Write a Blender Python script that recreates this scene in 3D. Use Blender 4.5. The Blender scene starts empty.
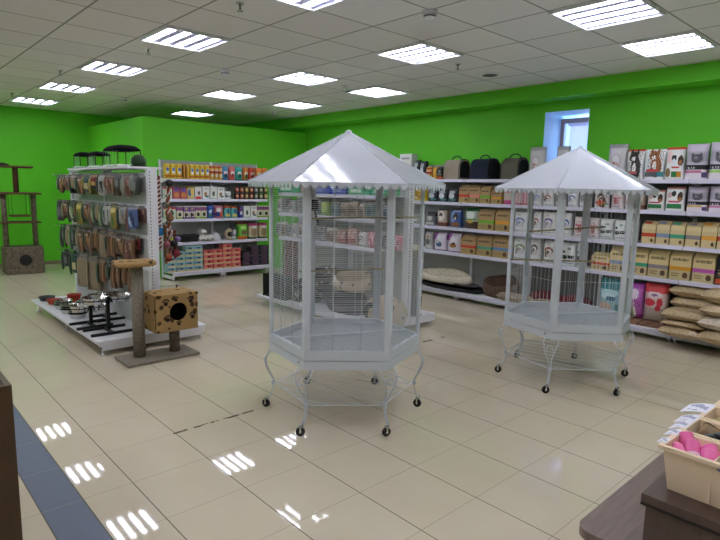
import bpy, math, random
from mathutils import Vector, Matrix
rnd = random.Random(7)
PI = math.pi
sc = bpy.context.scene
COL = sc.collection

# ------------------------------------------------------------------ camera
FPX, YAW, PITCH, ROLL = 552.805, 0.74552, -0.145084, 0.021665
EYE = 1.511                              # camera height in metres
U = 0.4113/0.45                          # furniture is scaled about the floor point below the camera; first tile guess was .45; a real tile is .4113 m
CAMH = EYE/U                             # camera height before the furniture is scaled
H = EYE+1.3012                           # ceiling height in metres
cy_, sy_ = math.cos(YAW), math.sin(YAW)
FW = Vector((sy_*math.cos(PITCH), cy_*math.cos(PITCH), math.sin(PITCH)))
r0 = Vector((cy_, -sy_, 0)); u0 = r0.cross(FW)
RT = math.cos(ROLL)*r0 + math.sin(ROLL)*u0
UP = -math.sin(ROLL)*r0 + math.cos(ROLL)*u0
def ray_at(px, py, ax, val, h=None):            # point of the real plane (axis = val) seen at a photo pixel, used to measure the photo
    d = FW + RT*((px-360)/FPX) + UP*((270-py)/FPX)
    o = Vector((0, 0, h or CAMH)); t = (val-o[ax])/d[ax]
    return o + d*t
cam = bpy.data.cameras.new('camera'); co = bpy.data.objects.new('camera', cam); COL.objects.link(co)
m = Matrix((RT, UP, -FW)).transposed().to_4x4(); m.translation = Vector((0, 0, EYE)); co.matrix_world = m
cam.sensor_width = 36; cam.lens = FPX/720*36; cam.clip_start = .02; cam.clip_end = 200
sc.camera = co
vs = sc.view_settings; vs.view_transform = 'Standard'; vs.look = 'None'; vs.gamma = 1; vs.exposure = 0.57; vs.use_curve_mapping = False

# ------------------------------------------------------------------ colour and materials
def lin(c):
    if isinstance(c, str): c = tuple(int(c[i:i+2], 16)/255 for i in (0, 2, 4))
    return tuple(x/12.92 if x <= .04045 else ((x+.055)/1.055)**2.4 for x in c)
def mat(name, color='cccccc', rough=.5, metal=0, emit=None, es=1, alpha=1, trans=0, noise=0, nscale=20, bump=0, coat=0, attr=False, ior=1.45, spec=.5):
    M = bpy.data.materials.new(name); M.use_nodes = True
    nt = M.node_tree; b = nt.nodes['Principled BSDF']
    c = lin(color)+(1,)
    b.inputs['Base Color'].default_value = c; b.inputs['Roughness'].default_value = rough
    b.inputs['Metallic'].default_value = metal; b.inputs['IOR'].default_value = ior
    b.inputs['Alpha'].default_value = alpha; b.inputs['Transmission Weight'].default_value = trans
    b.inputs['Coat Weight'].default_value = coat; b.inputs['Specular IOR Level'].default_value = spec
    if emit: b.inputs['Emission Color'].default_value = lin(emit)+(1,); b.inputs['Emission Strength'].default_value = es
    src = None
    if attr:
        a = nt.nodes.new('ShaderNodeAttribute'); a.attribute_name = 'Col'; src = a.outputs['Color']; nt.links.new(src, b.inputs['Base Color'])
    if noise or bump:
        tc = nt.nodes.new('ShaderNodeTexCoord'); n = nt.nodes.new('ShaderNodeTexNoise'); n.inputs['Scale'].default_value = nscale; n.inputs['Detail'].default_value = 4
        nt.links.new(tc.outputs['Object'], n.inputs['Vector'])
        if noise:
            mx = nt.nodes.new('ShaderNodeMix'); mx.data_type = 'RGBA'; mx.blend_type = 'MULTIPLY'; mx.inputs[0].default_value = noise
            if src: nt.links.new(src, mx.inputs[6])
            else: mx.inputs[6].default_value = c
            rp = nt.nodes.new('ShaderNodeValToRGB'); rp.color_ramp.elements[0].position = .35; rp.color_ramp.elements[1].position = .65
            rp.color_ramp.elements[0].color = (.25, .25, .25, 1); rp.color_ramp.elements[1].color = (1, 1, 1, 1)
            nt.links.new(n.outputs['Fac'], rp.inputs[0]); nt.links.new(rp.outputs[0], mx.inputs[7]); nt.links.new(mx.outputs[2], b.inputs['Base Color'])
        if bump:
            bp = nt.nodes.new('ShaderNodeBump'); bp.inputs['Strength'].default_value = bump; bp.inputs['Distance'].default_value = .01
            nt.links.new(n.outputs['Fac'], bp.inputs['Height']); nt.links.new(bp.outputs[0], b.inputs['Normal'])
    return M
def math_node(nt, op, a, b=None):
    n = nt.nodes.new('ShaderNodeMath'); n.operation = op
    for i, x in enumerate((a, b)):
        if x is None: continue
        if isinstance(x, (int, float)): n.inputs[i].default_value = x
        else: nt.links.new(x, n.inputs[i])
    return n.outputs[0]

PRINT = mat('printed_pack', attr=True, rough=.38, coat=.15)
PAPER = mat('printed_paper', attr=True, rough=.75)
WHITE = mat('white_powder_coat', 'e2e3e6', .35)
SHELFW = mat('white_shelf_metal', 'e4e4ea', .4)
RAILM = mat('price_rail_plastic', 'd9d7ea', .3)
PANEL = mat('grey_back_panel', 'a2a4a2', .5)
CAGE = mat('pale_grey_enamel', 'c8ced4', .33, bump=.06, nscale=6)
ROOFM = mat('glossy_pale_grey_enamel', 'c6c9d3', .10, bump=.3, nscale=5)
WIRE = mat('cage_wire', 'ccd1d4', .35)
CHROME = mat('chrome', 'd0d0d0', .15, metal=1)
STEEL = mat('stainless_steel', 'c8c8c6', .14, metal=1)
BLACKM = mat('matte_black_plastic', '08090b', .9, spec=.1)
BLACK = mat('black_plastic', '101113', .45)
RUBBER = mat('black_rubber', '0c0c0d', .55)
def wood(name, c, rough=.42):
    M = mat(name, c, rough); nt = M.node_tree; b = nt.nodes['Principled BSDF']; tc = nt.nodes.new('ShaderNodeTexCoord'); mp = nt.nodes.new('ShaderNodeMapping'); mp.inputs['Scale'].default_value = (3, 40, 3)
    n = nt.nodes.new('ShaderNodeTexNoise'); n.inputs['Scale'].default_value = 1.6; n.inputs['Detail'].default_value = 6; nt.links.new(tc.outputs['Object'], mp.inputs[0]); nt.links.new(mp.outputs[0], n.inputs['Vector'])
    mx = nt.nodes.new('ShaderNodeMix'); mx.data_type = 'RGBA'; nt.links.new(n.outputs['Fac'], mx.inputs[0]); k = lin(c)
    mx.inputs[6].default_value = tuple(x*.55 for x in k)+(1,); mx.inputs[7].default_value = tuple(min(1, x*1.5) for x in k)+(1,); nt.links.new(mx.outputs[2], b.inputs['Base Color']); return M
DWOOD = wood('dark_brown_laminate', '55433c'); SWOOD = wood('grey_brown_laminate', '78645c'); BWOOD = wood('brown_laminate', '4a3520')
CARPET = mat('grey_sisal_carpet', '8f8678', .95, noise=.5, nscale=60, bump=.5)
LCARP = mat('dull_brown_carpet', '7c6e60', .95, noise=.6, nscale=22, bump=.4)
BRPLUSH = mat('brown_carpet', '6e4a36', .95, noise=.6, nscale=40, bump=.4)
PERCH = mat('pale_wood', 'a08f62', .7, noise=.5, nscale=20)
CREAM = mat('cream_plush', 'efe6cf', .95, noise=.35, nscale=35, bump=.8)
BRBED = mat('brown_plush', '6b5242', .95, noise=.5, nscale=30, bump=.9)
DKMAT = mat('dark_plush', '2a2628', .95, noise=.4, nscale=30, bump=.6)
GREYPL = mat('grey_plush', '5c585c', .95, noise=.4, nscale=30, bump=.6)
BINM = mat('beige_plastic', 'ecd3b4', .35)
GLASS = mat('window_glass', 'ffffff', .02, alpha=.12)

def wall_mat(name, color, rough=.62):
    return mat(name, color, rough, noise=.06, nscale=2.2, bump=.05)
GREEN = wall_mat('green_wall_paint', '60c824')
OFFW = wall_mat('offwhite_wall_paint', 'c9cabf')

# floor tiles: cream porcelain 45 cm squares with a band of blue tiles
def floor_mat():
    M = bpy.data.materials.new('porcelain_floor_tiles'); M.use_nodes = True; nt = M.node_tree; b = nt.nodes['Principled BSDF']
    geo = nt.nodes.new('ShaderNodeNewGeometry'); sp = nt.nodes.new('ShaderNodeSeparateXYZ'); nt.links.new(geo.outputs['Position'], sp.inputs[0])
    X, Y = sp.outputs[0], sp.outputs[1]; S = .45*U
    def line(v, o, s, w):
        t = math_node(nt, 'FRACT', math_node(nt, 'ADD', math_node(nt, 'DIVIDE', math_node(nt, 'SUBTRACT', v, o), s), .5))
        return math_node(nt, 'LESS_THAN', math_node(nt, 'ABSOLUTE', math_node(nt, 'SUBTRACT', t, .5)), w/s/2)
    def near(v, o, w): return math_node(nt, 'LESS_THAN', math_node(nt, 'ABSOLUTE', math_node(nt, 'SUBTRACT', v, o)), w/2)
    right = math_node(nt, 'GREATER_THAN', X, 1.0*U); left = math_node(nt, 'LESS_THAN', X, .60*U)
    gx = math_node(nt, 'MULTIPLY', line(X, 1.0428*U, S, .0048), right)
    gx2 = math_node(nt, 'MULTIPLY', line(X, .5885*U, S, .0048), left)
    gx = math_node(nt, 'MAXIMUM', gx, math_node(nt, 'MAXIMUM', gx2, math_node(nt, 'MAXIMUM', near(X, .784*U, .0055), near(X, .5885*U, .0055))))
    gy = line(Y, 3.418*U, S, .0028)
    blue = math_node(nt, 'MULTIPLY', math_node(nt, 'LESS_THAN', X, .784*U), math_node(nt, 'GREATER_THAN', X, .5885*U))
    def mix(f, a, c):
        n = nt.nodes.new('ShaderNodeMix'); n.data_type = 'RGBA'
        nt.links.new(f, n.inputs[0])
        for i, x in ((6, a), (7, c)):
            if isinstance(x, str): n.inputs[i].default_value = lin(x)+(1,)
            else: nt.links.new(x, n.inputs[i])
        return n.outputs[2]
    # marbling + tile-to-tile tone
    n1 = nt.nodes.new('ShaderNodeTexNoise'); n1.inputs['Scale'].default_value = 2.2; n1.inputs['Detail'].default_value = 5; nt.links.new(geo.outputs['Position'], n1.inputs['Vector'])
    wn = nt.nodes.new('ShaderNodeTexWhiteNoise'); wn.noise_dimensions = '2D'
    cmb = nt.nodes.new('ShaderNodeCombineXYZ')
    nt.links.new(math_node(nt, 'FLOOR', math_node(nt, 'DIVIDE', math_node(nt, 'SUBTRACT', X, 1.0428*U), S)), cmb.inputs[0])
    nt.links.new(math_node(nt, 'FLOOR', math_node(nt, 'DIVIDE', math_node(nt, 'SUBTRACT', Y, 3.418*U), S)), cmb.inputs[1])
    nt.links.new(cmb.outputs[0], wn.inputs['Vector'])
    tone = mix(n1.outputs['Fac'], 'c6b9a2', 'd8ccb7')
    tone = mix(math_node(nt, 'MULTIPLY', wn.outputs['Value'], .35), tone, 'd1c3ab')
    tone = mix(blue, tone, '777e90')
    c = mix(gy, tone, '968a74'); c = mix(gx, c, '4e463a')
    # the dirty, chipped joint that crosses the floor beside the first cage
    n2 = nt.nodes.new('ShaderNodeTexNoise'); n2.inputs['Scale'].default_value = 14; nt.links.new(geo.outputs['Position'], n2.inputs['Vector'])
    wob = math_node(nt, 'MULTIPLY', math_node(nt, 'SUBTRACT', n2.outputs['Fac'], .5), .02)
    d1 = math_node(nt, 'MULTIPLY', near(math_node(nt, 'ADD', Y, wob), 3.418*U, .02), math_node(nt, 'MULTIPLY', math_node(nt, 'GREATER_THAN', X, 1.48*U), math_node(nt, 'LESS_THAN', X, 2.1*U)))
    d2 = math_node(nt, 'MULTIPLY', near(math_node(nt, 'ADD', Y, wob), 3.868*U, .02), math_node(nt, 'MULTIPLY', math_node(nt, 'GREATER_THAN', X, 4.3*U), math_node(nt, 'LESS_THAN', X, 4.9*U)))
    dirt = math_node(nt, 'MULTIPLY', math_node(nt, 'MAXIMUM', d1, d2), math_node(nt, 'GREATER_THAN', n2.outputs['Fac'], .43))
    c = mix(dirt, c, '5a5042')
    nt.links.new(c, b.inputs['Base Color'])
    g = math_node(nt, 'MAXIMUM', gx, gy)
    nt.links.new(math_node(nt, 'ADD', math_node(nt, 'MULTIPLY', g, .5), .035), b.inputs['Roughness'])
    bp = nt.nodes.new('ShaderNodeBump'); bp.inputs['Strength'].default_value = .6; bp.inputs['Distance'].default_value = .002; bp.invert = True
    nt.links.new(g, bp.inputs['Height']); nt.links.new(bp.outputs[0], b.inputs['Normal'])
    b.inputs['IOR'].default_value = 1.5
    return M
CX0, CY0 = 1.43157, 5.2085
def ceil_mat():
    M = bpy.data.materials.new('mineral_ceiling_tiles'); M.use_nodes = True; nt = M.node_tree; b = nt.nodes['Principled BSDF']
    geo = nt.nodes.new('ShaderNodeNewGeometry'); sp = nt.nodes.new('ShaderNodeSeparateXYZ'); nt.links.new(geo.outputs['Position'], sp.inputs[0])
    def line(v, o, w):
        t = math_node(nt, 'FRACT', math_node(nt, 'ADD', math_node(nt, 'DIVIDE', math_node(nt, 'SUBTRACT', v, o), .6), .5))
        return math_node(nt, 'LESS_THAN', math_node(nt, 'ABSOLUTE', math_node(nt, 'SUBTRACT', t, .5)), w/1.2)
    g = math_node(nt, 'MAXIMUM', line(sp.outputs[0], CX0, .018), line(sp.outputs[1], CY0, .016))
    wn = nt.nodes.new('ShaderNodeTexWhiteNoise'); wn.noise_dimensions = '2D'; cmb = nt.nodes.new('ShaderNodeCombineXYZ')
    nt.links.new(math_node(nt, 'FLOOR', math_node(nt, 'DIVIDE', math_node(nt, 'SUBTRACT', sp.outputs[0], CX0), .6)), cmb.inputs[0])
    nt.links.new(math_node(nt, 'FLOOR', math_node(nt, 'DIVIDE', math_node(nt, 'SUBTRACT', sp.outputs[1], CY0), .6)), cmb.inputs[1])
    nt.links.new(cmb.outputs[0], wn.inputs['Vector'])
    mx = nt.nodes.new('ShaderNodeMix'); mx.data_type = 'RGBA'; nt.links.new(wn.outputs['Value'], mx.inputs[0])
    mx.inputs[6].default_value = lin('dcdad6')+(1,); mx.inputs[7].default_value = lin('e4e2dd')+(1,)
    m2 = nt.nodes.new('ShaderNodeMix'); m2.data_type = 'RGBA'; nt.links.new(g, m2.inputs[0]); nt.links.new(mx.outputs[2], m2.inputs[6])
    m2.inputs[7].default_value = lin('96968c')+(1,)
    nt.links.new(m2.outputs[2], b.inputs['Base Color']); b.inputs['Roughness'].default_value = .9
    n = nt.nodes.new('ShaderNodeTexNoise'); n.inputs['Scale'].default_value = 90; nt.links.new(geo.outputs['Position'], n.inputs['Vector'])
    bp = nt.nodes.new('ShaderNodeBump'); bp.inputs['Strength'].default_value = .15; bp.inputs['Distance'].default_value = .003
    nt.links.new(n.outputs['Fac'], bp.inputs['Height']); nt.links.new(bp.outputs[0], b.inputs['Normal'])
    return M
def perforated():
    M = mat('perforated_grey_panel', 'a9aca9', .45); nt = M.node_tree; b = nt.nodes['Principled BSDF']
    geo = nt.nodes.new('ShaderNodeNewGeometry'); sp = nt.nodes.new('ShaderNodeSeparateXYZ'); nt.links.new(geo.outputs['Position'], sp.inputs[0])
    def fr(v): return math_node(nt, 'ABSOLUTE', math_node(nt, 'SUBTRACT', math_node(nt, 'FRACT', math_node(nt, 'MULTIPLY', v, 40)), .5))
    h = math_node(nt, 'MULTIPLY', math_node(nt, 'LESS_THAN', fr(sp.outputs[1]), .12), math_node(nt, 'LESS_THAN', fr(sp.outputs[2]), .12))
    mx = nt.nodes.new('ShaderNodeMix'); mx.data_type = 'RGBA'; nt.links.new(h, mx.inputs[0])
    mx.inputs[6].default_value = lin('bfc2c0')+(1,); mx.inputs[7].default_value = lin('6a6c6a')+(1,)
    nt.links.new(mx.outputs[2], b.inputs['Base Color']); return M
PERF = perforated()
def paw_fabric(name, base, spot, scale=9, thr=.2):
    M = mat(name, base, .95); nt = M.node_tree; b = nt.nodes['Principled BSDF']
    tc = nt.nodes.new('ShaderNodeTexCoord'); v = nt.nodes.new('ShaderNodeTexVoronoi'); v.inputs['Scale'].default_value = scale
    nz = nt.nodes.new('ShaderNodeTexNoise'); nz.inputs['Scale'].default_value = scale*1.4
    nt.links.new(tc.outputs['Object'], v.inputs['Vector']); nt.links.new(tc.outputs['Object'], nz.inputs['Vector'])
    f = math_node(nt, 'LESS_THAN', math_node(nt, 'ADD', v.outputs['Distance'], math_node(nt, 'MULTIPLY', nz.outputs['Fac'], .3)), thr+.15)
    mx = nt.nodes.new('ShaderNodeMix'); mx.data_type = 'RGBA'; nt.links.new(f, mx.inputs[0])
    mx.inputs[6].default_value = lin(base)+(1,); mx.inputs[7].default_value = lin(spot)+(1,)
    nt.links.new(mx.outputs[2], b.inputs['Base Color'])
    bp = nt.nodes.new('ShaderNodeBump'); bp.inputs['Strength'].default_value = .5; bp.inputs['Distance'].default_value = .01
    n = nt.nodes.new('ShaderNodeTexNoise'); n.inputs['Scale'].default_value = 80; nt.links.new(tc.outputs['Object'], n.inputs['Vector'])
    nt.links.new(n.outputs['Fac'], bp.inputs['Height']); nt.links.new(bp.outputs[0], b.inputs['Normal']); return M
PAW = paw_fabric('tan_plush_with_dark_marks', 'a08052', '4a3519', 13, .3)
LEOP = paw_fabric('beige_plush_with_brown_patches', 'b8a68c', '4b4038', 9, .22)
ZEBRA = paw_fabric('black_and_cream_plush', '25211f', 'b6aa98', 14, .3)
SPOT = paw_fabric('spotted_plush', '9a8876', 'd8c7b4', 16, .22)
DOTW = paw_fabric('white_plush_with_black_spots', 'd8d2cc', '1b1718', 12, .2)
SACK = mat('clear_sack_of_wood_pellets', 'c8ae86', .3, noise=.45, nscale=60, bump=.5, coat=.3)
SACKW = mat('cloudy_sack_of_wood_pellets', 'd4c3ae', .25, noise=.35, nscale=30, bump=.6, coat=.4)
LAMPON = mat('lit_lamp_tube', 'ffffff', .5, emit='f2f5ff', es=14)
LAMPH = mat('lamp_reflector', 'c8c6ee', .6)

# ------------------------------------------------------------------ mesh builder
class MB:
    def __init__(s): s.v = []; s.f = []; s.c = []; s.m = []; s.s = []; s.col = (.8, .8, .8); s.mi = 0; s.sm = False
    def face(s, idx): s.f.append(tuple(idx)); s.c.append(s.col); s.m.append(s.mi); s.s.append(s.sm)
    def add(s, verts, faces, M=None):
        b = len(s.v)
        s.v += [tuple(M @ Vector(p)) if M else tuple(p) for p in verts]
        for f in faces: s.face([b+i for i in f])
        return s
    def box(s, x0, x1, y0, y1, z0, z1, M=None, bev=0):
        if bev:
            q = min(bev, (x1-x0)*.45, (y1-y0)*.45, (z1-z0)*.45)
            V = []; 
            for z, i in ((z0, q), (z0+q, 0), (z1-q, 0), (z1, q)):
                for (a, b_) in ((x0+i, y0+i+q*(i == 0)), (x0+i+q*(i == 0), y0+i), (x1-i-q*(i == 0), y0+i), (x1-i, y0+i+q*(i == 0)), (x1-i, y1-i-q*(i == 0)), (x1-i-q*(i == 0), y1-i), (x0+i+q*(i == 0), y1-i), (x0+i, y1-i-q*(i == 0))):
                    V.append((a, b_, z))
            F = [tuple(range(7, -1, -1)), tuple(range(24, 32))]
            for r in range(3):
                for k in range(8): F.append((r*8+k, r*8+(k+1) % 8, (r+1)*8+(k+1) % 8, (r+1)*8+k))
            return s.add(V, F, M)
        V = [(x0, y0, z0), (x1, y0, z0), (x1, y1, z0), (x0, y1, z0), (x0, y0, z1), (x1, y0, z1), (x1, y1, z1), (x0, y1, z1)]
        return s.add(V, [(3, 2, 1, 0), (4, 5, 6, 7), (0, 1, 5, 4), (1, 2, 6, 5), (2, 3, 7, 6), (3, 0, 4, 7)], M)
    def rings(s, rs, close=True, cap=True):     # list of equal-length rings of points
        b = len(s.v); n = len(rs[0])
        for r in rs: s.v += [tuple(p) for p in r]
        for i in range(len(rs)-1):
            for k in range(n if close else n-1):
                s.face((b+i*n+k, b+i*n+(k+1) % n, b+(i+1)*n+(k+1) % n, b+(i+1)*n+k))
        if cap and close:
            s.face([b+k for k in range(n-1, -1, -1)]); s.face([b+(len(rs)-1)*n+k for k in range(n)])
        return s
    def tube(s, pts, r, n=6, closed=False):
        pts = [Vector(p) for p in pts]; rs = []; N = len(pts)
        rr = r if isinstance(r, (list, tuple)) else [r]*N
        prev = None
        for i, p in enumerate(pts):
            a = pts[(i-1) % N] if (i > 0 or closed) else p; c = pts[(i+1) % N] if (i < N-1 or closed) else p
            t = (c-a).normalized()
            ref = Vector((0, 0, 1)) if abs(t.z) < .95 else Vector((1, 0, 0))
            u = t.cross(ref).normalized() if prev is None else (prev - t*prev.dot(t)).normalized()
            prev = u; w = t.cross(u)
            rs.append([p+(u*math.cos(2*PI*k/n)+w*math.sin(2*PI*k/n))*rr[i] for k in range(n)])
        sm, s.sm = s.sm, n > 4
        if closed: rs.append(rs[0])
        s.rings(rs, True, not closed); s.sm = sm
        return s
    def lathe(s, prof, n=20, o=(0, 0, 0), M=None, sx=1, sy=1, smooth=True, cap=False):
        rs = [[Vector((o[0]+sx*r*math.cos(2*PI*k/n), o[1]+sy*r*math.sin(2*PI*k/n), o[2]+z)) for k in range(n)] for r, z in prof]
        if M: rs = [[M @ p for p in q] for q in rs]
        sm, s.sm = s.sm, smooth
        s.rings(rs, True, cap); s.sm = sm
        return s
    def prism(s, poly, z0, z1, M=None):
        n = len(poly); V = [(x, y, z0) for x, y in poly]+[(x, y, z1) for x, y in poly]
        F = [tuple(range(n-1, -1, -1)), tuple(range(n, 2*n))]+[(k, (k+1) % n, n+(k+1) % n, n+k) for k in range(n)]
        return s.add(V, F, M)
    def mesh(s, name, mats):
        me = bpy.data.meshes.new(name); me.from_pydata(s.v, [], s.f)
        for mt in (mats if isinstance(mats, (list, tuple)) else [mats]): me.materials.append(mt)
        me.polygons.foreach_set('material_index', s.m); me.polygons.foreach_set('use_smooth', s.s)
        at = me.color_attributes.new('Col', 'FLOAT_COLOR', 'CORNER'); buf = []
        for p in me.polygons: buf += list(s.c[p.index][:3]+(1,))*p.loop_total
        at.data.foreach_set('color', buf); me.update()
        return me
def link(name, me, parent=None, loc=None, rz=0, scale=None):
    o = bpy.data.objects.new(name, me); COL.objects.link(o)
    if parent: o.parent = parent
    if loc is not None: o.location = loc
    if rz: o.rotation_euler = (0, 0, rz)
    if scale: o.scale = scale
    return o
def part(name, mb, mats, parent, loc=None, rz=0, label=None):
    o = link(name, mb.mesh(name, mats), parent, loc, rz)
    if label: o['label'] = label
    return o
def tag(o, label, cat, group=None):
    o['label'] = label; o['category'] = cat
    if group: o['group'] = group
    return o
def thing(name, label, cat, loc=(0, 0, 0), rz=0, group=None):
    return tag(link(name, None, None, loc, rz), label, cat, group)
def struct(name, mb, mats, parent=None):
    o = link(name, mb.mesh(name, mats), parent)
    if not parent: o['kind'] = 'structure'
    return o
def dup(root, loc=None, rz=None, label=None, group=None):
    r = root.copy(); COL.objects.link(r)
    if loc is not None: r.location = loc
    if rz is not None: r.rotation_euler = (0, 0, rz)
    if label: r['label'] = label
    if group: r['group'] = group
    for ch in list(root.children):
        c = ch.copy(); COL.objects.link(c); c.parent = r
        for g in ch.children:
            d = g.copy(); COL.objects.link(d); d.parent = c
    return r
ORD = ['first', 'second', 'third', 'fourth', 'fifth', 'sixth', 'seventh', 'eighth', 'ninth', 'tenth', 'eleventh', 'twelfth', 'thirteenth', 'fourteenth', 'fifteenth',
       'sixteenth', 'seventeenth', 'eighteenth', 'nineteenth', 'twentieth', 'twenty-first', 'twenty-second', 'twenty-third', 'twenty-fourth', 'twenty-fifth', 'twenty-sixth', 'twenty-seventh', 'twenty-eighth', 'twenty-ninth', 'thirtieth']

# ------------------------------------------------------------------ room
XR, YL, XB, YF = 6.58, 11.45, -3.0, -3.0        # right wall, left (far) wall, walls behind the camera
struct('floor', MB().box(XB-.1, XR+.1, YF-.1, YL+.1, -.1, 0), floor_mat())
struct('ceiling', MB().box(XB-.1, XR+.1, YF-.1, YL+.1, H, H+.1), ceil_mat())
WY0, WY1, WZ0, WZ1 = 3.16, 3.737, 1.62, 2.52
w = MB()
w.box(XR, XR+.12, YF, WY0, 0, H); w.box(XR, XR+.12, WY1, YL, 0, H)
w.box(XR, XR+.12, WY0, WY1, 0, WZ0); w.box(XR, XR+.12, WY0, WY1, WZ1, H)
struct('wall_right', w, GREEN)
struct('wall_left', MB().box(XB, XR+.12, YL, YL+.12, 0, H), GREEN)
struct('wall_back', MB().box(XB-.12, XB, YF-.12, YL+.12, 0, H), OFFW)
struct('wall_front', MB().box(XB, XR+.12, YF-.12, YF, 0, H), OFFW)
w = MB(); w.box(3.43, XR, 8.74, 8.84, 0, 2.555).box(3.43, 3.53, 8.84, YL, 0, 2.555); struct('wall_inner', w, GREEN)
w = MB(); w.box(6.27, XR, YF, 11.45, 2.635, H); struct('trim_1', w, GREEN)
w = MB(); w.box(XB, 3.43, YL-.012, YL, 0, .07); struct('baseboard_left', w, mat('tan_skirting', '8a7a60', .5))
# window: deep white reveal, tilted roof-light frame with a blind
REV = mat('pale_blue_white_reveal', 'd4ecff', .5)
wr = MB(); D = 1.0
wr.box(XR+.12, XR+D, WY1, WY1+.04, WZ0, WZ1+.02); wr.box(XR+.12, XR+D, WY0-.04, WY0, WZ0, WZ1+.02)
wr.box(XR+.12, XR+D, WY0-.04, WY1+.04, WZ1, WZ1+.04); wr.box(XR+.12, XR+D, WY0-.04, WY1+.04, WZ0-.04, WZ0)
wr.box(XR-.001, XR+.12, WY1-.004, WY1, WZ0, WZ1); wr.box(XR-.001, XR+.12, WY0, WY0+.004, WZ0, WZ1); wr.box(XR-.001, XR+.12, WY0, WY1, WZ1-.004, WZ1)
win = struct('window_1', wr, REV)
wf = MB(); fx = XR+.42
wf.box(fx, fx+.06, WY0, WY1, WZ1-.10, WZ1-.04); wf.box(fx, fx+.06, WY0, WY1, WZ0+.02, WZ0+.08)
wf.box(fx, fx+.06, WY1-.05, WY1, WZ0+.08, WZ1-.1); wf.box(fx, fx+.06, WY0, WY0+.05, WZ0+.08, WZ1-.1)
struct('window_frame', wf, mat('grey_window_frame', 'b49c9c', .4), win)
wf = MB(); wf.box(fx+.055, fx+.059, WY0+.05, WY1-.05, WZ0+.08, WZ1-.10); struct('window_pane', wf, GLASS, win)
wf = MB(); wf.box(fx+.02, fx+.028, WY0+.07, WY1-.12, WZ0+.08, WZ1-.13); wf.box(fx, fx+.05, WY0+.06, WY1-.1, WZ1-.135, WZ1-.1)
BL_ = mat('lilac_roller_blind', 'ddd2ec', .7); nt_ = BL_.node_tree; tr_ = nt_.nodes.new('ShaderNodeBsdfTranslucent'); tr_.inputs[0].default_value = lin('fff0f4')+(1,)
mxs = nt_.nodes.new('ShaderNodeMixShader'); mxs.inputs[0].default_value = .6; nt_.links.new(nt_.nodes['Principled BSDF'].outputs[0], mxs.inputs[1]); nt_.links.new(tr_.outputs[0], mxs.inputs[2]); nt_.links.new(mxs.outputs[0], nt_.nodes['Material Output'].inputs[0])
struct('window_blind', wf, BL_, win)

# world: cool daylight sky seen only through the window
wd = bpy.data.worlds.new('sky'); sc.world = wd; wd.use_nodes = True
wn_ = wd.node_tree; bg = wn_.nodes['Background']; sky = wn_.nodes.new('ShaderNodeTexSky'); sky.sky_type = 'HOSEK_WILKIE'
sky.sun_direction = (-.5, -.4, .6); sky.turbidity = 6
tint = wn_.nodes.new('ShaderNodeMix'); tint.data_type = 'RGBA'; tint.blend_type = 'MULTIPLY'; tint.inputs[0].default_value = 1; tint.inputs[7].default_value = (.62, .88, 1.12, 1)
wn_.links.new(sky.outputs[0], tint.inputs[6]); wn_.links.new(tint.outputs[2], bg.inputs[0]); bg.inputs[1].default_value = 30

# ceiling lamps: 60 x 60 cm recessed luminaires, four tubes each, running along Y
lamp0 = thing('ceiling_lamp', '', 'ceiling lamp', group='recessed ceiling lamps')
f = MB(); E = .297
for a, b, c, d in ((-E, E, -E, -E+.018), (-E, E, E-.018, E), (-E, -E+.018, -E+.018, E-.018), (E-.018, E, -E+.018, E-.018)): f.box(a, b, c, d, -.022, 0)
part('lamp_frame', f, WHITE, lamp0)
part('reflector', MB().box(-E+.018, E-.018, -E+.018, E-.018, -.004, -.001), LAMPH, lamp0)
TUBE = MB().box(-.030, .030, -E+.028, E-.028, -.0068, -.0052).mesh('lamp_tube', LAMPON)
for k in range(4): link('lamp_tube', TUBE, lamp0, ((k-1.5)*.137, 0, 0))
lamps = [(1, j) for j in (8, 5, 2, -1, -4, -7, -10)]+[(5, 7)]+[(4, j) for j in (3, 0, -3, -6, -9, -12)]+[(6, j) for j in (3, 0, -6, -9, -12)]+[(-2, j) for j in (8, 5, 2, -1, -4, -7, -10)]+[(-5, j) for j in (8, 5, 2, -1, -4, -7, -10)]
where = {(1, 8): 'farthest lamp of the left row, nearest the far green wall', (1, 5): 'second lamp from the far green wall in the left row', (1, 2): 'third lamp from the far green wall in the left row',
 (1, -1): 'fourth lamp of the left row, the large one at upper left', (1, -4): 'lamp cut off by the top edge, nearest of the left row',
 (5, 7): 'small lamp seen in the gap above the inner green wall', (4, 3): 'second farthest lamp of the middle row', (4, 0): 'third lamp of the middle row, left of the first cage apex',
 (4, -3): 'fourth lamp of the middle row, right of the first cage apex', (4, -6): 'largest lamp at upper right, nearest of the middle row',
 (6, 3): 'farthest lamp of the row beside the right wall', (6, 0): 'lamp just above the right wall edge near the picture centre', (6, -6): 'right-hand lamp close to the right green wall'}
used = False
for (i, j) in lamps:
    x, y = CX0+.6*(i+.5), CY0+.6*(j+.5)
    if y < YF+.4: continue
    lab = 'four-tube square ceiling panel, '+where[(i, j)] if (i, j) in where else 'four-tube square ceiling panel in the ceiling behind the photographer'
    if not used: lamp0.location = (x, y, H); lamp0['label'] = lab; used = True; o = lamp0
    else: o = dup(lamp0, (x, y, H), None, lab)
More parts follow.
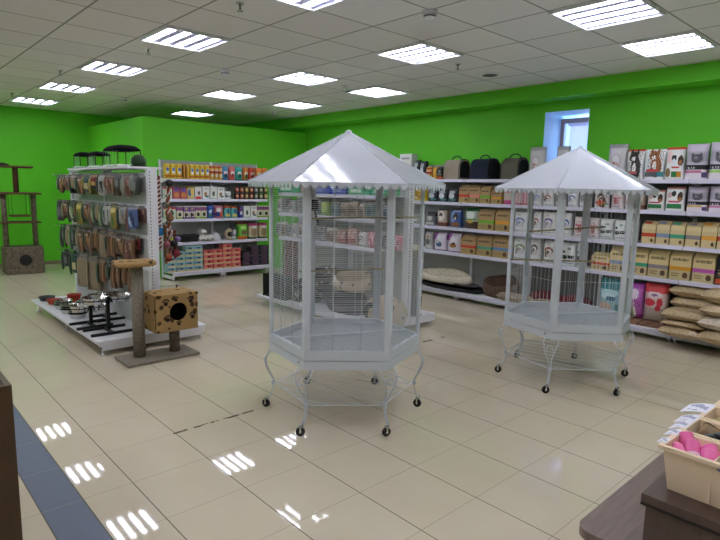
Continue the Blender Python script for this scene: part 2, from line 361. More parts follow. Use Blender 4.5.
# smoke detectors, sprinklers, speaker on the ceiling
HC = EYE+1.3012
METRE = set()
def cray(px, py): return ray_at(px, py, 2, HC, EYE)
def detector(px, py, lab):
    p = cray(px, py); t = thing('smoke_detector', lab, 'smoke detector', (p.x, p.y, H), 0, 'smoke detectors')
    part('base_ring', MB().lathe([(.055, 0), (.055, -.02), (.05, -.022)], 20, cap=True), WHITE, t)
    part('sensor_head', MB().lathe([(.04, -.022), (.045, -.035), (.036, -.05), (.01, -.055)], 20, cap=True), WHITE, t)
    part('vent_slot', MB().lathe([(.0415, -.034), (.0465, -.036), (.0415, -.043)], 20), BLACK, t)
detector(430, 11, 'white smoke detector nearest the top edge of the ceiling')
detector(225, 70, 'smoke detector on the ceiling beyond the large left lamp')
detector(124, 98, 'small dark smoke detector far off between lamp rows')
detector(275, 111, 'small dark smoke detector above the inner wall corner')
p = cray(490, 74); t = thing('ceiling_speaker', 'round dark vent in the ceiling above the right wall shelves', 'vent', (p.x, p.y, H))
part('rim', MB().lathe([(.10, 0), (.10, -.012), (.085, -.016)], 24, cap=True), WHITE, t)
part('grille', MB().lathe([(.085, -.0161), (.07, -.02), (.002, -.02)], 24), mat('dark_grille', '4a5048', .6), t)
for (px, py, lab) in ((240, 3, 'sprinkler near the top edge left of centre'), (148, 48, 'sprinkler between the two nearest left lamps'), (458, 64, 'sprinkler just past the fourth middle lamp'),
                      (60, 70, 'sprinkler between the second and third left lamps'), (12, 93, 'sprinkler at far left by the farthest lamp'), (344, 86, 'sprinkler left of the lamp over the centre')):
    p = cray(px, py); t = thing('ceiling_sprinkler', 'small hanging metal '+lab, 'sprinkler', (p.x, p.y, H), 0, 'ceiling sprinklers')
    part('escutcheon', MB().lathe([(.03, 0), (.025, -.008)], 14, cap=True), CHROME, t)
    part('sprinkler_head', MB().lathe([(.008, -.008), (.008, -.05), (.022, -.052), (.022, -.056)], 10, cap=True), CHROME, t)

CEILING_THINGS = set(o.name for o in sc.objects)
# ------------------------------------------------------------------ printed packs: grids of coloured cells
GL = {'A': '010101111101101', 'C': '011100100100011', 'D': '110101101101110', 'E': '111100110100111', 'F': '111100110100100', 'G': '011100101101011', 'H': '101101111101101', 'I': '111010010010111',
      'K': '101101110101101', 'L': '100100100100111', 'M': '101111111101101', 'N': '110101101101101', 'O': '111101101101111', 'P': '110101110100100', 'R': '110101110101101', 'S': '011100010001110',
      'T': '111010010010010', 'U': '101101101101111', 'W': '101101111111101', 'Y': '101101010010010', ' ': '000000000000000'}
def text_hit(txt, u, v, u0, v0, hh, asp):      # 3x5 block letters; hh letter height in v, asp = width/height of the face
    cell = hh/5; cw = cell/asp
    i = (u-u0)/cw; j = (v0+hh-v)/cell
    if i < 0 or j < 0 or j >= 5: return False
    k = int(i//4); c = int(i % 4)
    if k >= len(txt) or c == 3: return False
    return GL.get(txt[k], GL[' '])[int(j)*3+c] == '1'
def art(base, els, asp=.7):
    L = lin(base); E_ = []
    for e in els: E_.append(e[:1]+(lin(e[1]),)+e[2:])
    def fn(u, v):
        c = L
        for e in E_:
            k, col = e[0], e[1]
            if k == 'r' and e[2] <= u <= e[3] and e[4] <= v <= e[5]: c = col
            elif k == 'e' and ((u-e[2])/e[4])**2+((v-e[3])/e[5])**2 <= 1: c = col
            elif k == 't' and text_hit(e[2], u, v, e[3], e[4], e[5], asp): c = col
            elif k == 'n' and e[2] <= u <= e[3] and e[4] <= v <= e[5] and math.sin(u*97+v*61+e[6])*math.sin(u*43-v*131+e[6]*3) > .25: c = col
        return c
    return fn
def cat_els(cx, cy, s, c1, c2, c3='ffffff'):   # a sitting cat or dog picture: body, head, ears, muzzle
    return [('e', c1, cx+.3*s, cy-.5*s, .55*s, .75*s), ('e', c1, cx, cy+.25*s, .5*s, .33*s), ('e', c1, cx-.32*s, cy+.55*s, .14*s, .18*s), ('e', c1, cx+.32*s, cy+.55*s, .14*s, .18*s),
            ('e', c3, cx, cy+.12*s, .22*s, .14*s), ('e', c2, cx-.16*s, cy+.3*s, .07*s, .05*s), ('e', c2, cx+.16*s, cy+.3*s, .07*s, .05*s), ('e', c3, cx+.15*s, cy-.5*s, .22*s, .35*s), ('n', c2, cx-.6*s, cx+.9*s, cy-1.2*s, cy+.6*s, 3)]
def bag_mesh(name, fn, nx=20, nz=28, style='pillow', edge=None):
    """unit pack: width 1 (x), depth 1 (y, front at -y), height 1 (z)"""
    b = MB(); n2 = 2
    ec = lin(edge) if edge else None
    def prof(v):
        if style == 'pillow': d = .5*(max(0, 1-(abs(v-.48)/.54)**3.2))**.6; return .5-.03*math.sin(v*PI), max(d, .03)
        if style == 'block':
            d = .5 if v < .8 else .5-(.5-.06)*(v-.8)/.2
            return .5-.012*math.sin(v*9), d
        if style == 'gusset':
            d = .5*min(1, .75+v*.8) if v < .55 else .5*(1-((v-.55)/.45)**1.6*.9)
            return .5-.02*math.sin(v*PI*1.5), d
        return .5, .5
    grid = []
    for k in range(nz+1):
        v = k/nz; hw, d = prof(v); row = []
        for i in range(nx+1):
            u = i/nx; bul = 1 if style in ('block', 'box') else (1-abs(2*u-1)**4*.65)
            row.append(((u-.5)*2*hw, -d*bul, v))
        for i in (1, 0):
            u = i; bul = 1 if style in ('block', 'box') else .35
            row.append(((u-.5)*2*hw, d*bul, v))
        grid.append(row)
    n = nx+3
    for r in grid: b.v += r
    for k in range(nz):
        v = (k+.5)/nz
        for i in range(n):
            if i < nx: b.col = fn((i+.5)/nx, v); b.sm = style not in ('box',)
            else:
                b.col = ec if ec else fn(.02, v); b.sm = False
            b.face((k*n+i, k*n+(i+1) % n, (k+1)*n+(i+1) % n, (k+1)*n+i))
    b.col = ec if ec else fn(.5, .99); b.sm = False
    b.face([i for i in range(n-1, -1, -1)]); b.face([nz*n+i for i in range(n)])
    return b
KINDS = {}
def kind(key, fn, style, nx=18, nz=24, m=PRINT, edge=None):
    KINDS[key] = bag_mesh(key, fn, nx, nz, style, edge).mesh(key, m)
def kraft(band, base='b3935f', top=None, txt='GRANDORF', base2=None):
    return art(base, ([('r', top, .06, .5, .83, .94)] if top else [])+[('t', '2d2416', txt, .12, .66, .085, .68), ('r', band, 0, 1, .33, .47), ('r', base2 or 'a8905f', 0, 1, 0, .33), ('e', '5c4534', .76, .17, .13, .1), ('r', '8e7850', .08, .5, .2, .23), ('r', '8e7850', .08, .45, .12, .15)], .68)
for nm, bc in (('red', 'c8402e'), ('pink', 'd77c74'), ('green', '6fae35'), ('orange', 'd6962e'), ('teal', '4f9a80'), ('blue', '5f86b4')):
    kind('kraft_'+nm, kraft(bc, 'a88b62'), 'block', 44, 52, PAPER)
for nm, bc, tp in (('red', 'c0452f', 'c0452f'), ('blue', '7f90b4', '8d98ae'), ('green', '3fa07a', '4b9f80'), ('grey', '8d8489', '8a8787'), ('yellow', 'd99a2b', 'd98a4a'), ('magenta', 'bf5bb0', 'c98fb0'), ('amber', 'e0a040', 'e0a040')):
    kind('cream_'+nm, kraft(bc, 'd4bf8a', None, base2='bfae84'), 'block', 44, 52, PAPER)
    kind('stack_'+nm, art('cdb98a', [('r', tp, .04, .6, .86, .97), ('r', 'a8926a', 0, 1, .62, .645), ('r', 'd9c797', 0, 1, .645, .8), ('r', bc, 0, 1, .30, .47), ('e', '5c4534', .76, .14, .12, .08)], .9), 'block', 26, 30, PAPER)
for nm, bc in (('pink', 'c8709a'), ('green', '9fd070'), ('gold', 'd6b060')):
    kind('lilac_cat_'+nm, art('bdb3c2', [('r', 'a9a2b0', 0, 1, .5, .78), ('e', '5b5862', .55, .58, .26, .12), ('e', '4b4850', .35, .68, .06, .06), ('e', '4b4850', .72, .68, .06, .06), ('e', '8d8894', .5, .6, .1, .05), ('n', '45424c', .25, .85, .46, .72, 1),
        ('r', '1c1a20', 0, 1, .27, .40), ('t', 'd8d4dc', 'PRO PLAN', .1, .305, .05, .72), ('r', 'e6dde4', 0, 1, .0, .27), ('r', bc, 0, .8, .19, .25), ('r', '5a4a78', .8, 1, .06, .2)], .72), 'pillow', 44, 54, PRINT)
kind('white_tabby', art('e4e4e6', [('r', 'd04a30', 0, 1, .94, 1)]+cat_els(.45, .62, .52, '403c3a', '191716')+[('r', 'c4636a', .15, .7, .18, .27)], .75), 'gusset', 34, 44)
kind('white_orange_cat', art('e0e2e4', cat_els(.5, .66, .48, 'a2643c', '5b3620')+[('r', 'c0474a', .15, .8, .26, .35), ('r', '5d6466', .05, .7, .08, .24), ('r', '3a8288', .7, 1, .08, .24)], .75), 'gusset', 34, 44)
kind('white_dogs_red', art('e2e2e2', [('r', 'd24c30', 0, 1, .93, 1), ('e', 'e8c8c8', .25, .7, .18, .2), ('e', '262423', .5, .66, .14, .1), ('e', '3b2a22', .84, .58, .13, .16), ('e', 'a56a3a', .84, .52, .08, .07), ('e', 'd8dde2', .5, .56, .1, .08), ('r', 'c64848', .42, .8, .34, .4), ('r', '2d7a40', .42, .68, .08, .24), ('r', 'c98a2c', .68, .9, .08, .24), ('e', '8a7048', .2, .22, .16, .14)], .75), 'pillow', 32, 40)
kind('white_dogs_green', art('e6e6e4', [('r', 'c4786a', 0, 1, .93, 1), ('e', 'd0a8a8', .25, .66, .14, .12), ('e', '262423', .48, .72, .13, .12), ('e', '3b2a22', .82, .6, .13, .2), ('e', 'a56a3a', .82, .5, .09, .08), ('r', 'c64868', .2, .8, .36, .42), ('r', '2d7a48', .1, .9, .1, .3)], .75), 'pillow', 32, 40)
kind('silver_bag', art('c9c6ca', [('r', 'a8a5aa', 0, 1, .88, 1), ('e', 'bdb9bd', .5, .5, .3, .25), ('e', 'd8d6da', .5, .52, .2, .16), ('t', 'a8443c', 'ROYAL', .3, .42, .07, .75), ('t', 'a8443c', 'CANIN', .3, .32, .07, .75)], .75), 'pillow', 36, 44)
def white_arc(arc, pic, face='dddad6'):
    return art('dcdcda', [('e', arc, .5, .58, .34, .16), ('e', 'e6e6e4', .5, .52, .26, .12), ('e', pic, .4, .5, .16, .1), ('e', pic, .3, .4, .1, .12), ('e', face, .62, .42, .12, .1), ('n', '8a8488', .2, .8, .28, .55, 2), ('t', '8c4a58', 'CAT', .3, .8, .07, .75), ('r', '9a9aa6', .1, .9, .08, .13)], .75)
for nm, a, pcol in (('blue', '4a63a4', '8d9bb8'), ('purple', '7a5a9c', 'b09ab4'), ('brown', '8f5038', '6a4432'), ('black', '3d3a42', '68666c'), ('green', '6f8a4a', '8d8a70')):
    kind('white_arc_'+nm, white_arc(a, pcol), 'pillow', 26, 34)
kind('white_ginger', art('dedbd8', cat_els(.5, .6, .46, '5a4038', '2c1c18')+[('e', 'b85a38', .5, .32, .38, .14), ('r', '4c8048', .7, 1, .2, .3)], .75), 'pillow', 26, 34)
kind('white_pink', art('dccfcf', [('r', 'c8707c', .1, .9, .55, .66), ('e', 'b05a60', .5, .42, .2, .15), ('n', '8c5a5a', .2, .8, .2, .8, 5), ('r', '909aa0', .2, .8, .1, .16)], .75), 'pillow', 26, 34)
kind('pink_green', art('b8bfa4', [('r', 'd05c92', 0, 1, .8, 1), ('r', 'c85088', 0, 1, .0, .3), ('e', 'd0b0b8', .5, .5, .3, .15)], .7), 'pillow', 20, 24)
kind('pink_stripe', art('cdbcbc', [('r', 'b86478', .1, .4, .1, .9), ('r', 'c08090', .6, .8, .1, .9), ('r', 'b04a60', 0, 1, 0, .12)], .7), 'block', 20, 24)
kind('white_bw_dogs', art('d8dbda', [('e', '2a2829', .22, .62, .12, .06), ('e', '2a2829', .75, .4, .2, .08), ('e', '3a3a38', .3, .38, .24, .09), ('e', '8a9a8a', .62, .75, .16, .06), ('n', '1e1d1e', .05, .95, .32, .48, 4), ('r', 'a0a4b4', .1, .9, .1, .18)], .75), 'pillow', 30, 36)
kind('white_violet', art('d4ccd8', [('r', 'a050a8', .0, .35, .62, 1), ('e', 'dcdae0', .45, .7, .18, .14), ('e', '3a5878', .5, .36, .24, .14), ('e', 'b0b8c0', .4, .5, .15, .1), ('r', '7a4a88', .0, 1, 0, .07)], .75), 'pillow', 26, 32)
kind('white_violet_gold', art('d4ccd8', [('r', 'a050a8', .0, .35, .62, 1), ('e', 'dcdae0', .45, .7, .18, .14), ('e', '9a6a30', .5, .36, .26, .12), ('e', '4a3020', .55, .46, .15, .06), ('r', '7a4a88', .0, 1, 0, .07)], .75), 'pillow', 26, 32)
kind('tan_dog', art('a89888', [('e', 'c9c0b8', .5, .6, .36, .3), ('e', '4a3c34', .5, .66, .18, .12), ('e', 'dcd4cc', .5, .5, .14, .1), ('r', '6a3c2c', 0, 1, .05, .22), ('r', '2c2422', 0, 1, .95, 1)], .7), 'pillow', 22, 30)
kind('blue_dog', art('3a5a98', [('e', '7a98c8', .35, .6, .3, .3), ('e', '2a2628', .6, .62, .22, .2), ('e', 'cfc4b8', .6, .52, .1, .08), ('r', '8c5a30', .2, .9, .06, .3), ('r', 'cfd4dc', .3, .9, .9, .97)], .7), 'pillow', 22, 30)
kind('green_white', art('b8c2b4', [('r', '2d6a30', 0, 1, .88, 1), ('e', 'd8dedc', .5, .66, .35, .18), ('r', '4a3424', 0, 1, 0, .38), ('e', 'b89a50', .5, .36, .25, .08), ('r', '6a8a40', .1, .9, .42, .5)], .7), 'pillow', 22, 30)
kind('grey_dark', art('707074', [('e', 'b8b8b8', .5, .55, .3, .18), ('r', '2a2a2c', 0, 1, .7, 1), ('r', 'c8c4c0', .1, .9, .1, .25)], .7), 'pillow', 18, 24)
kind('grey_light', art('b4b2b2', [('e', '6a6668', .5, .45, .3, .16), ('r', 'd8d6d4', .1, .9, .1, .25), ('e', 'b07a50', .5, .72, .2, .08)], .7), 'pillow', 18, 24)
kind('black_orange', art('1c1a1c', [('e', '6a7c84', .5, .6, .25, .16), ('r', 'b8a080', .1, .9, .36, .4), ('r', 'c8562c', 0, 1, .02, .2), ('n', '8a6a58', .1, .9, .2, .5, 3)], .7), 'block', 20, 26)
kind('litter_teal', art('8eb4c0', [('r', '2e7c84', 0, 1, .72, 1), ('e', 'b4dce4', .45, .6, .38, .1), ('e', 'd0ecf0', .42, .5, .3, .08), ('e', '3a6c8c', .55, .44, .2, .07), ('e', 'c0a898', .3, .2, .3, .12), ('r', '508890', .7, 1, 0, .3)], .75), 'pillow', 28, 34)
kind('litter_purple', art('c070c0', [('e', 'e8d8ec', .5, .68, .3, .16), ('r', '8a3478', 0, 1, 0, .12), ('e', 'd8b8d8', .4, .35, .22, .2), ('n', '702858', .2, .9, .15, .55, 2), ('r', 'b050b4', 0, 1, .85, 1)], .75), 'pillow', 28, 34)
kind('litter_red', art('cfb8b4', [('r', 'd8444a', 0, 1, .76, 1), ('e', 'dcc8d0', .5, .72, .34, .08), ('e', '8c5a88', .5, .7, .16, .03), ('e', 'c83848', .3, .5, .26, .1), ('e', 'c83040', .75, .52, .12, .12), ('r', 'a8988c', .08, .9, .04, .38), ('e', 'b82c3c', .68, .36, .12, .08), ('t', '9c2430', 'CAT', .2, .86, .08, .75)], .75), 'pillow', 30, 38)
kind('yellow_pack', art('d8b82c', [('e', '4a6ab0', .5, .62, .26, .13), ('e', 'd8d8d8', .5, .42, .3, .1), ('r', 'c05a28', .1, .9, .1, .2), ('n', 'a86a20', .1, .9, .75, .95, 1), ('r', 'e0c850', .1, .9, .26, .3)], .7), 'pillow', 14, 18)
kind('gold_pack', art('b8862c', [('r', '6a4420', .2, .35, .1, .9), ('r', 'd4a438', .5, .8, .1, .9), ('r', '8c3c20', .0, .12, .1, .9)], .7), 'pillow', 12, 16)
kind('redyellow_pack', art('c89830', [('r', 'a83a28', 0, 1, .45, .6), ('e', 'd8d0c0', .5, .3, .3, .12), ('r', 'a84028', 0, 1, .82, .92), ('n', 'e8e0d0', 0, 1, .6, .8, 3)], .7), 'pillow', 14, 18)
for nm, c, c2 in (('blue', '3c84b8', '1c3c5c'), ('coral', 'd06460', 'a83c40'), ('teal', '38a8a0', '1c5c50'), ('orange', 'd47a34', '4a6a3c'), ('red', 'c04430', '8a2420')):
    kind('treat_'+nm, art(c, [('e', 'dccfc8', .5, .5, .3, .16), ('e', c2, .5, .3, .32, .16), ('e', '3a2c28', .55, .42, .12, .08), ('r', c2, 0, 1, 0, .08)], .7), 'pillow', 14, 20)
kind('box_white_red', art('dcd8d8', [('e', '5c4438', .6, .5, .18, .16), ('r', 'c83c34', .1, .9, .0, .18)], .8), 'box', 12, 14, PAPER, 'c8c8c8')
kind('box_white_tan', art('dcdcda', [('e', 'a47448', .45, .4, .2, .16), ('e', '4c6a5c', .6, .24, .3, .08), ('r', '9a9ca0', .2, .8, .8, .86)], .8), 'box', 12, 14, PAPER, 'c8c8c8')
kind('box_white_green', art('d8d8d4', [('e', '3a4a34', .5, .42, .16, .2), ('r', '84ac84', .1, .9, .0, .1)], .8), 'box', 12, 14, PAPER, 'c8c8c8')
kind('box_redblue', art('b85c58', [('r', '6a58a0', .1, .9, .62, .9), ('e', 'c88848', .5, .34, .34, .2), ('r', '7a2c34', 0, 1, .9, 1)], .8), 'box', 12, 14, PAPER)
kind('box_yellowblue', art('c8b880', [('e', '2858a8', .32, .5, .24, .28), ('e', 'd8b83c', .62, .55, .2, .2), ('r', '8c783c', 0, 1, .85, 1)], .8), 'box', 12, 14, PAPER)
kind('box_dogs_violet', art('cfc6bc', [('r', '7a5c94', 0, 1, .6, .95), ('e', 'c8a83c', .5, .78, .2, .1), ('e', '2c2420', .4, .32, .22, .18), ('e', '6a4a38', .72, .3, .14, .12), ('r', '6a4c80', 0, 1, 0, .12)], .8), 'box', 12, 14, PAPER)
kind('box_dogs_green', art('cdc8ae', [('r', '88507c', 0, 1, .62, .95), ('e', '2a2c24', .5, .34, .26, .16), ('r', '8ca04c', 0, 1, 0, .14)], .8), 'box', 12, 14, PAPER)
kind('box_green_white', art('c8d0c0', [('e', '24503a', .5, .5, .3, .3), ('e', 'b8c8b0', .3, .5, .1, .2), ('r', 'b03c38', 0, 1, .85, 1)], .8), 'box', 12, 14, PAPER)
kind('blue_bag', art('2c4c9c', [('e', 'a8c0d8', .45, .5, .3, .14), ('e', '3c8450', .3, .24, .2, .12), ('e', '1c2c6c', .7, .38, .2, .2)], .75), 'pillow', 16, 20)
kind('blue_pink_bag', art('c07888', [('e', 'dcd0d0', .4, .65, .3, .14), ('e', '2c3c88', .3, .32, .3, .2), ('e', 'c85c30', .75, .3, .18, .16)], .75), 'pillow', 16, 20)
kind('teal_orange_bag', art('5ca8a8', [('r', '9c4824', 0, 1, .82, 1), ('e', '2c6c80', .5, .6, .26, .16), ('e', 'd8c060', .5, .22, .4, .12), ('e', '303838', .6, .42, .14, .1)], .75), 'pillow', 16, 20)
kind('navy_tin', art('2c3c90', [('r', 'd0d0d8', .1, .9, .3, .6), ('r', 'a83c48', .0, .3, .6, .9)], .5), 'box', 8, 14)
kind('cream_hay_bag', art('c8b894', [('e', '8c7c58', .5, .45, .36, .28), ('r', 'b83c78', 0, 1, .84, 1), ('e', 'd8d8d8', .5, .74, .3, .08), ('r', '3c5c34', 0, 1, 0, .12), ('n', 'a89468', .2, .8, .2, .7, 4)], .75), 'pillow', 18, 24)
kind('green_feed_bag', art('68b43c', [('r', 'a84828', 0, 1, .9, 1), ('e', 'b4e07c', .5, .72, .28, .1), ('e', '705848', .55, .42, .3, .14), ('r', 'd46428', .05, .95, .02, .2)], .75), 'pillow', 18, 24)
for nm, c in (('red', 'a83834'), ('orange', 'a85838'), ('gold', 'a88c48'), ('green', '6c7c58'), ('grey', '7c8480')):
    kind('pouch_'+nm, art('2a2020', [('e', c, .5, .5, .42, .4), ('e', 'd8c8a8', .5, .52, .2, .18)], .8), 'pillow', 10, 12)
kind('pouch_bw', art('23262a', [('e', 'c8ccd0', .45, .45, .3, .2), ('e', '4c8080', .6, .2, .3, .12), ('e', '9aa0a8', .5, .75, .3, .1)], .8), 'pillow', 12, 14)
kind('yellow_flat', art('d8b424', [('r', 'b88820', .1, .9, .2, .4)], 1), 'pillow', 10, 10)
kind('carton_blue', art('7fa9b4', [('r', 'c9b98a', 0, 1, 0, .3), ('e', '24364a', .55, .58, .16, .2), ('r', '5a8cae', .05, .4, .4, .85), ('r', 'a8c8cc', .0, 1, .9, 1)], 1.8), 'box', 18, 12, PRINT, '8fb0b0')
kind('carton_red', art('cc5258', [('r', 'd0b488', 0, 1, 0, .3), ('e', '6a1c22', .55, .58, .18, .2), ('r', 'dc7a70', .05, .4, .4, .85), ('r', 'd87870', .0, 1, .9, 1)], 1.8), 'box', 18, 12, PRINT, 'c87868')
kind('carton_dark', art('2c2430', [('r', '4c4440', 0, 1, 0, .25), ('n', '6a5c70', .1, .9, .3, .9, 2), ('e', '5c3c5c', .5, .6, .3, .25)], 1.8), 'box', 16, 10, PRINT, '2c2428')
kind('box_long_green', art('3cae7c', [('r', 'd8ece0', .1, .6, .3, .6)], 3), 'box', 16, 8, PRINT)
kind('box_long_blue', art('3454b8', [('r', '8c9cd8', .1, .6, .3, .6)], 3), 'box', 16, 8, PRINT)
kind('box_long_pink', art('d87c8c', [('r', 'ecd0d4', .1, .6, .3, .6)], 3), 'box', 16, 8, PRINT)
kind('clear_toy_green', art('86a64c', [('e', 'b4cc70', .5, .5, .34, .3), ('r', '4a5a3a', 0, 1, .85, 1)], .9), 'pillow', 12, 12)
kind('pack_toy_teal', art('5c7c80', [('e', '305058', .5, .45, .3, .3), ('r', 'a8a49c', 0, 1, .8, 1)], .9), 'pillow', 12, 12)
kind('pack_toy_tan', art('a08c74', [('e', '6c5848', .5, .4, .34, .25), ('r', 'c8c4bc', 0, 1, .8, 1), ('n', '4c4440', .1, .9, .1, .8, 2)], .9), 'pillow', 12, 12)
kind('pack_toy_grey', art('98989a', [('e', '5c5c60', .4, .5, .2, .3), ('n', '3c3c40', .1, .9, .1, .9, 6)], .9), 'pillow', 12, 12)
kind('pack_toy_rust', art('a87868', [('e', '9c4c34', .5, .3, .4, .2), ('n', 'd0b0a8', .1, .9, .4, .9, 6)], .9), 'pillow', 12, 12)
kind('pack_toy_pink', art('b86878', [('n', 'd8c8cc', .1, .9, .1, .9, 6)], .9), 'pillow', 12, 10)

# ------------------------------------------------------------------ shelving along the right wall
LV = [1.835, 1.485, 1.10, .715, .125]          # tops of the shelves
XS, XBASE, XP = 6.80, 6.72, 7.14               # shelf front, base front, back panel
ys = [.04+1.02*k for k in range(10)]; ys[9] = 9.3
def wall_section(name, x0, x1, depth, based, levels, top, backm):   # local: front at -y, back at y=0, width along x
    pass
def shelving(label, w_, depth, based, levels, top, M_loc, rz, group, panelm=PANEL, upr=(True, True)):
    t = thing('shelving_bay', label, 'shelving', M_loc, rz, group); h2 = w_/2
    part('back_panel', MB().box(-h2+.012, h2-.012, -.02, 0, .16, top).box(-h2+.012, h2-.012, -.024, -.001, top, top+.012), panelm, t)
    for i, z in enumerate(levels):
        d = based if i == len(levels)-1 else depth
        if i == len(levels)-1:
            sh = MB().box(-h2+.004, h2-.004, -d, -.021, z-.03, z).box(-h2+.004, h2-.004, -d+.01, -d+.03, z-.07, z-.03)
            s_ = part('base_shelf', sh, SHELFW, t)
        else:
            sh = MB().box(-h2+.004, h2-.004, -d, -.021, z-.018, z)
            for sx in (-1, 1): sh.prism([(-.021, z-.02), (-d*.9, z-.02), (-.021, z-.09)], -.002, .002, Matrix(((0, 0, 1, sx*(h2-.014)), (1, 0, 0, 0), (0, 1, 0, 0), (0, 0, 0, 1))))
            s_ = part('shelf', sh, SHELFW, t)
        part('price_rail', MB().box(-h2+.004, h2-.004, -d-.008, -d, z-.042, z-.002).box(-h2+.004, h2-.004, -d-.011, -d-.0075, z-.042, z-.037).box(-h2+.004, h2-.004, -d-.011, -d-.0075, z-.007, z-.002), RAILM, s_)
    for sx in (-1, 1):
        part('upright', MB().box(sx*(h2-.0105)-.0105, sx*(h2-.0105)+.0105, -.045, -.003, .02, top+.012), SHELFW, t)
        part('foot', MB().box(sx*(h2-.03)-.012, sx*(h2-.03)+.012, -based+.03, -.05, .03, .085).lathe([(.018, 0), (.018, .008), (.006, .012), (.006, .03)], 10, (sx*(h2-.03), -based+.07, 0), cap=True), SHELFW, t)
    return t
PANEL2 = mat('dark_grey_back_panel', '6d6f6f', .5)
secn = ['nearest the counter', 'holding the pellet sacks', 'behind the second cage right side', 'behind the second cage', 'between the cages with the brown bed', 'beside the cream pet bed', 'behind the middle gondola end', 'hidden behind the middle gondola', 'farthest along the right wall']
for k in range(9):
    y0, y1 = ys[k], ys[k+1]
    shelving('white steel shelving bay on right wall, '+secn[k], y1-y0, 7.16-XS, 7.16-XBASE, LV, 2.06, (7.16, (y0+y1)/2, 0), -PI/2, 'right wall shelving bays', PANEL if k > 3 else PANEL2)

SHN = {0: 'top shelf', 1: 'second shelf', 2: 'third shelf', 3: 'fourth shelf', 4: 'bottom shelf'}
counts = {}
def put(name, key, look, cat, px0, px1, pytop, lvl, d=.14, xf=6.83, grp=None, rz=0, hmax=None):
    z = LV[lvl]; zm = (z+1.2*0+z+.15); pm = ray_at((px0+px1)/2, pytop+8, 0, xf)
    y0 = ray_at(px1, pytop+15, 0, xf).y; y1 = ray_at(px0, pytop+15, 0, xf).y
    hh = ray_at((px0+px1)/2, pytop, 0, xf).z - z
    if hmax: hh = min(hh, hmax)
    wd_ = (y1-y0)*.97
    o = link(name, KINDS[key], None, (xf+d/2+.01, (y0+y1)/2, z+.001), -PI/2+rz, (wd_, d, hh))
    n = counts.get(lvl, 0); counts[lvl] = n+1
    tag(o, f'{look}, {ORD[n]} from left on {SHN[lvl]} of right wall', cat, grp or 'packs on the right wall shelves')
    return o
R = put
# top shelf
R('gift_box', 'box_white_tan', 'white box', 'box', 399, 411, 154, 0)
R('pet_food_can', 'pouch_bw', 'black and white pack', 'pet food', 412, 418, 160, 0)
R('pet_food_can', 'pouch_bw', 'dark small pack', 'pet food', 418, 424, 161, 0)
for a, b, k, l in ((424, 430, 'redyellow_pack', 'yellow and white pack'), (430, 436, 'gold_pack', 'golden snack pack'), (436, 441, 'black_orange', 'dark orange pack')): R('snack_pack', k, l, 'pet food', a, b, 167, 0, .1)
R('pet_food_bag', 'silver_bag', 'silver white bag left of window', 'pet food bag', 527, 543, 147, 0)
R('pet_food_bag', 'silver_bag', 'silver bag in front of window', 'pet food bag', 554, 567, 146, 0)
R('pet_food_bag', 'silver_bag', 'silver bag right of the far roof', 'pet food bag', 606, 625, 144, 0)
R('pet_food_bag', 'white_tabby', 'white bag with tabby kitten', 'pet food bag', 625, 642, 149, 0)
R('pet_food_bag', 'white_orange_cat', 'white bag with orange cat', 'pet food bag', 642.5, 663, 149, 0)
R('pet_food_bag', 'white_dogs_red', 'red-topped white bag with dogs', 'pet food bag', 663.5, 683.5, 147, 0)
R('pet_food_bag', 'lilac_cat_pink', 'lilac cat bag with pink stripe', 'pet food bag', 684, 707.5, 143.5, 0)
R('pet_food_bag', 'lilac_cat_green', 'lilac cat bag with green stripe', 'pet food bag', 708, 733, 141.5, 0)
R('pet_food_bag', 'lilac_cat_gold', 'lilac cat bag with gold stripe', 'pet food bag', 734, 760, 139.5, 0)
# second shelf
for a, b in ((405, 415), (415, 425)): R('snack_pack', 'yellow_flat', 'yellow pack', 'pet food', a, b, 188, 1, .1)
for a, b in ((426, 436), (436, 446), (446, 456)): R('food_pouch', 'pouch_bw', 'black and white pouch', 'pet food', a, b, 189, 1, .1)
for a, b, k, l, t_ in ((458, 468, 'kraft_red', 'brown paper bag with red band', 185), (468.5, 479, 'kraft_pink', 'brown paper bag with pink band', 185), (479.5, 489, 'kraft_green', 'brown paper bag with green band', 186), (490, 500.5, 'kraft_orange', 'brown paper bag with orange band', 189),
                       (501, 511, 'pink_green', 'pink and green bag', 190), (512, 520, 'pink_stripe', 'pink striped pack', 190), (520.5, 528, 'pink_stripe', 'pink striped pack', 190), (531.5, 539.5, 'white_arc_blue', 'white and blue bag', 191),
                       (540.5, 552, 'white_arc_brown', 'white bag with brown arc', 191), (553, 562, 'white_arc_black', 'white bag with black arc', 191), (565, 576, 'white_arc_blue', 'white bag with blue arc', 191), (577, 588.5, 'white_arc_black', 'white bag with dark picture', 191),
                       (592, 606.5, 'white_ginger', 'white bag with ginger cat', 191), (609, 622, 'white_pink', 'white bag with pink picture', 191), (623, 630, 'silver_bag', 'plain silver bag', 192), (632, 643, 'tan_dog', 'tan dog bag', 191),
                       (645, 662.5, 'white_dogs_green', 'white bag with dogs', 190), (663.5, 683, 'white_dogs_green', 'tall white bag with dogs', 187), (685, 706.5, 'lilac_cat_gold', 'lilac cat bag with gold stripe', 186.5), (707, 731, 'lilac_cat_pink', 'lilac cat bag with pink stripe', 186),
                       (732, 758, 'lilac_cat_green', 'lilac cat bag with green stripe', 186)):
    R('pet_food_bag', k, l, 'pet food bag', a, b, t_, 1)
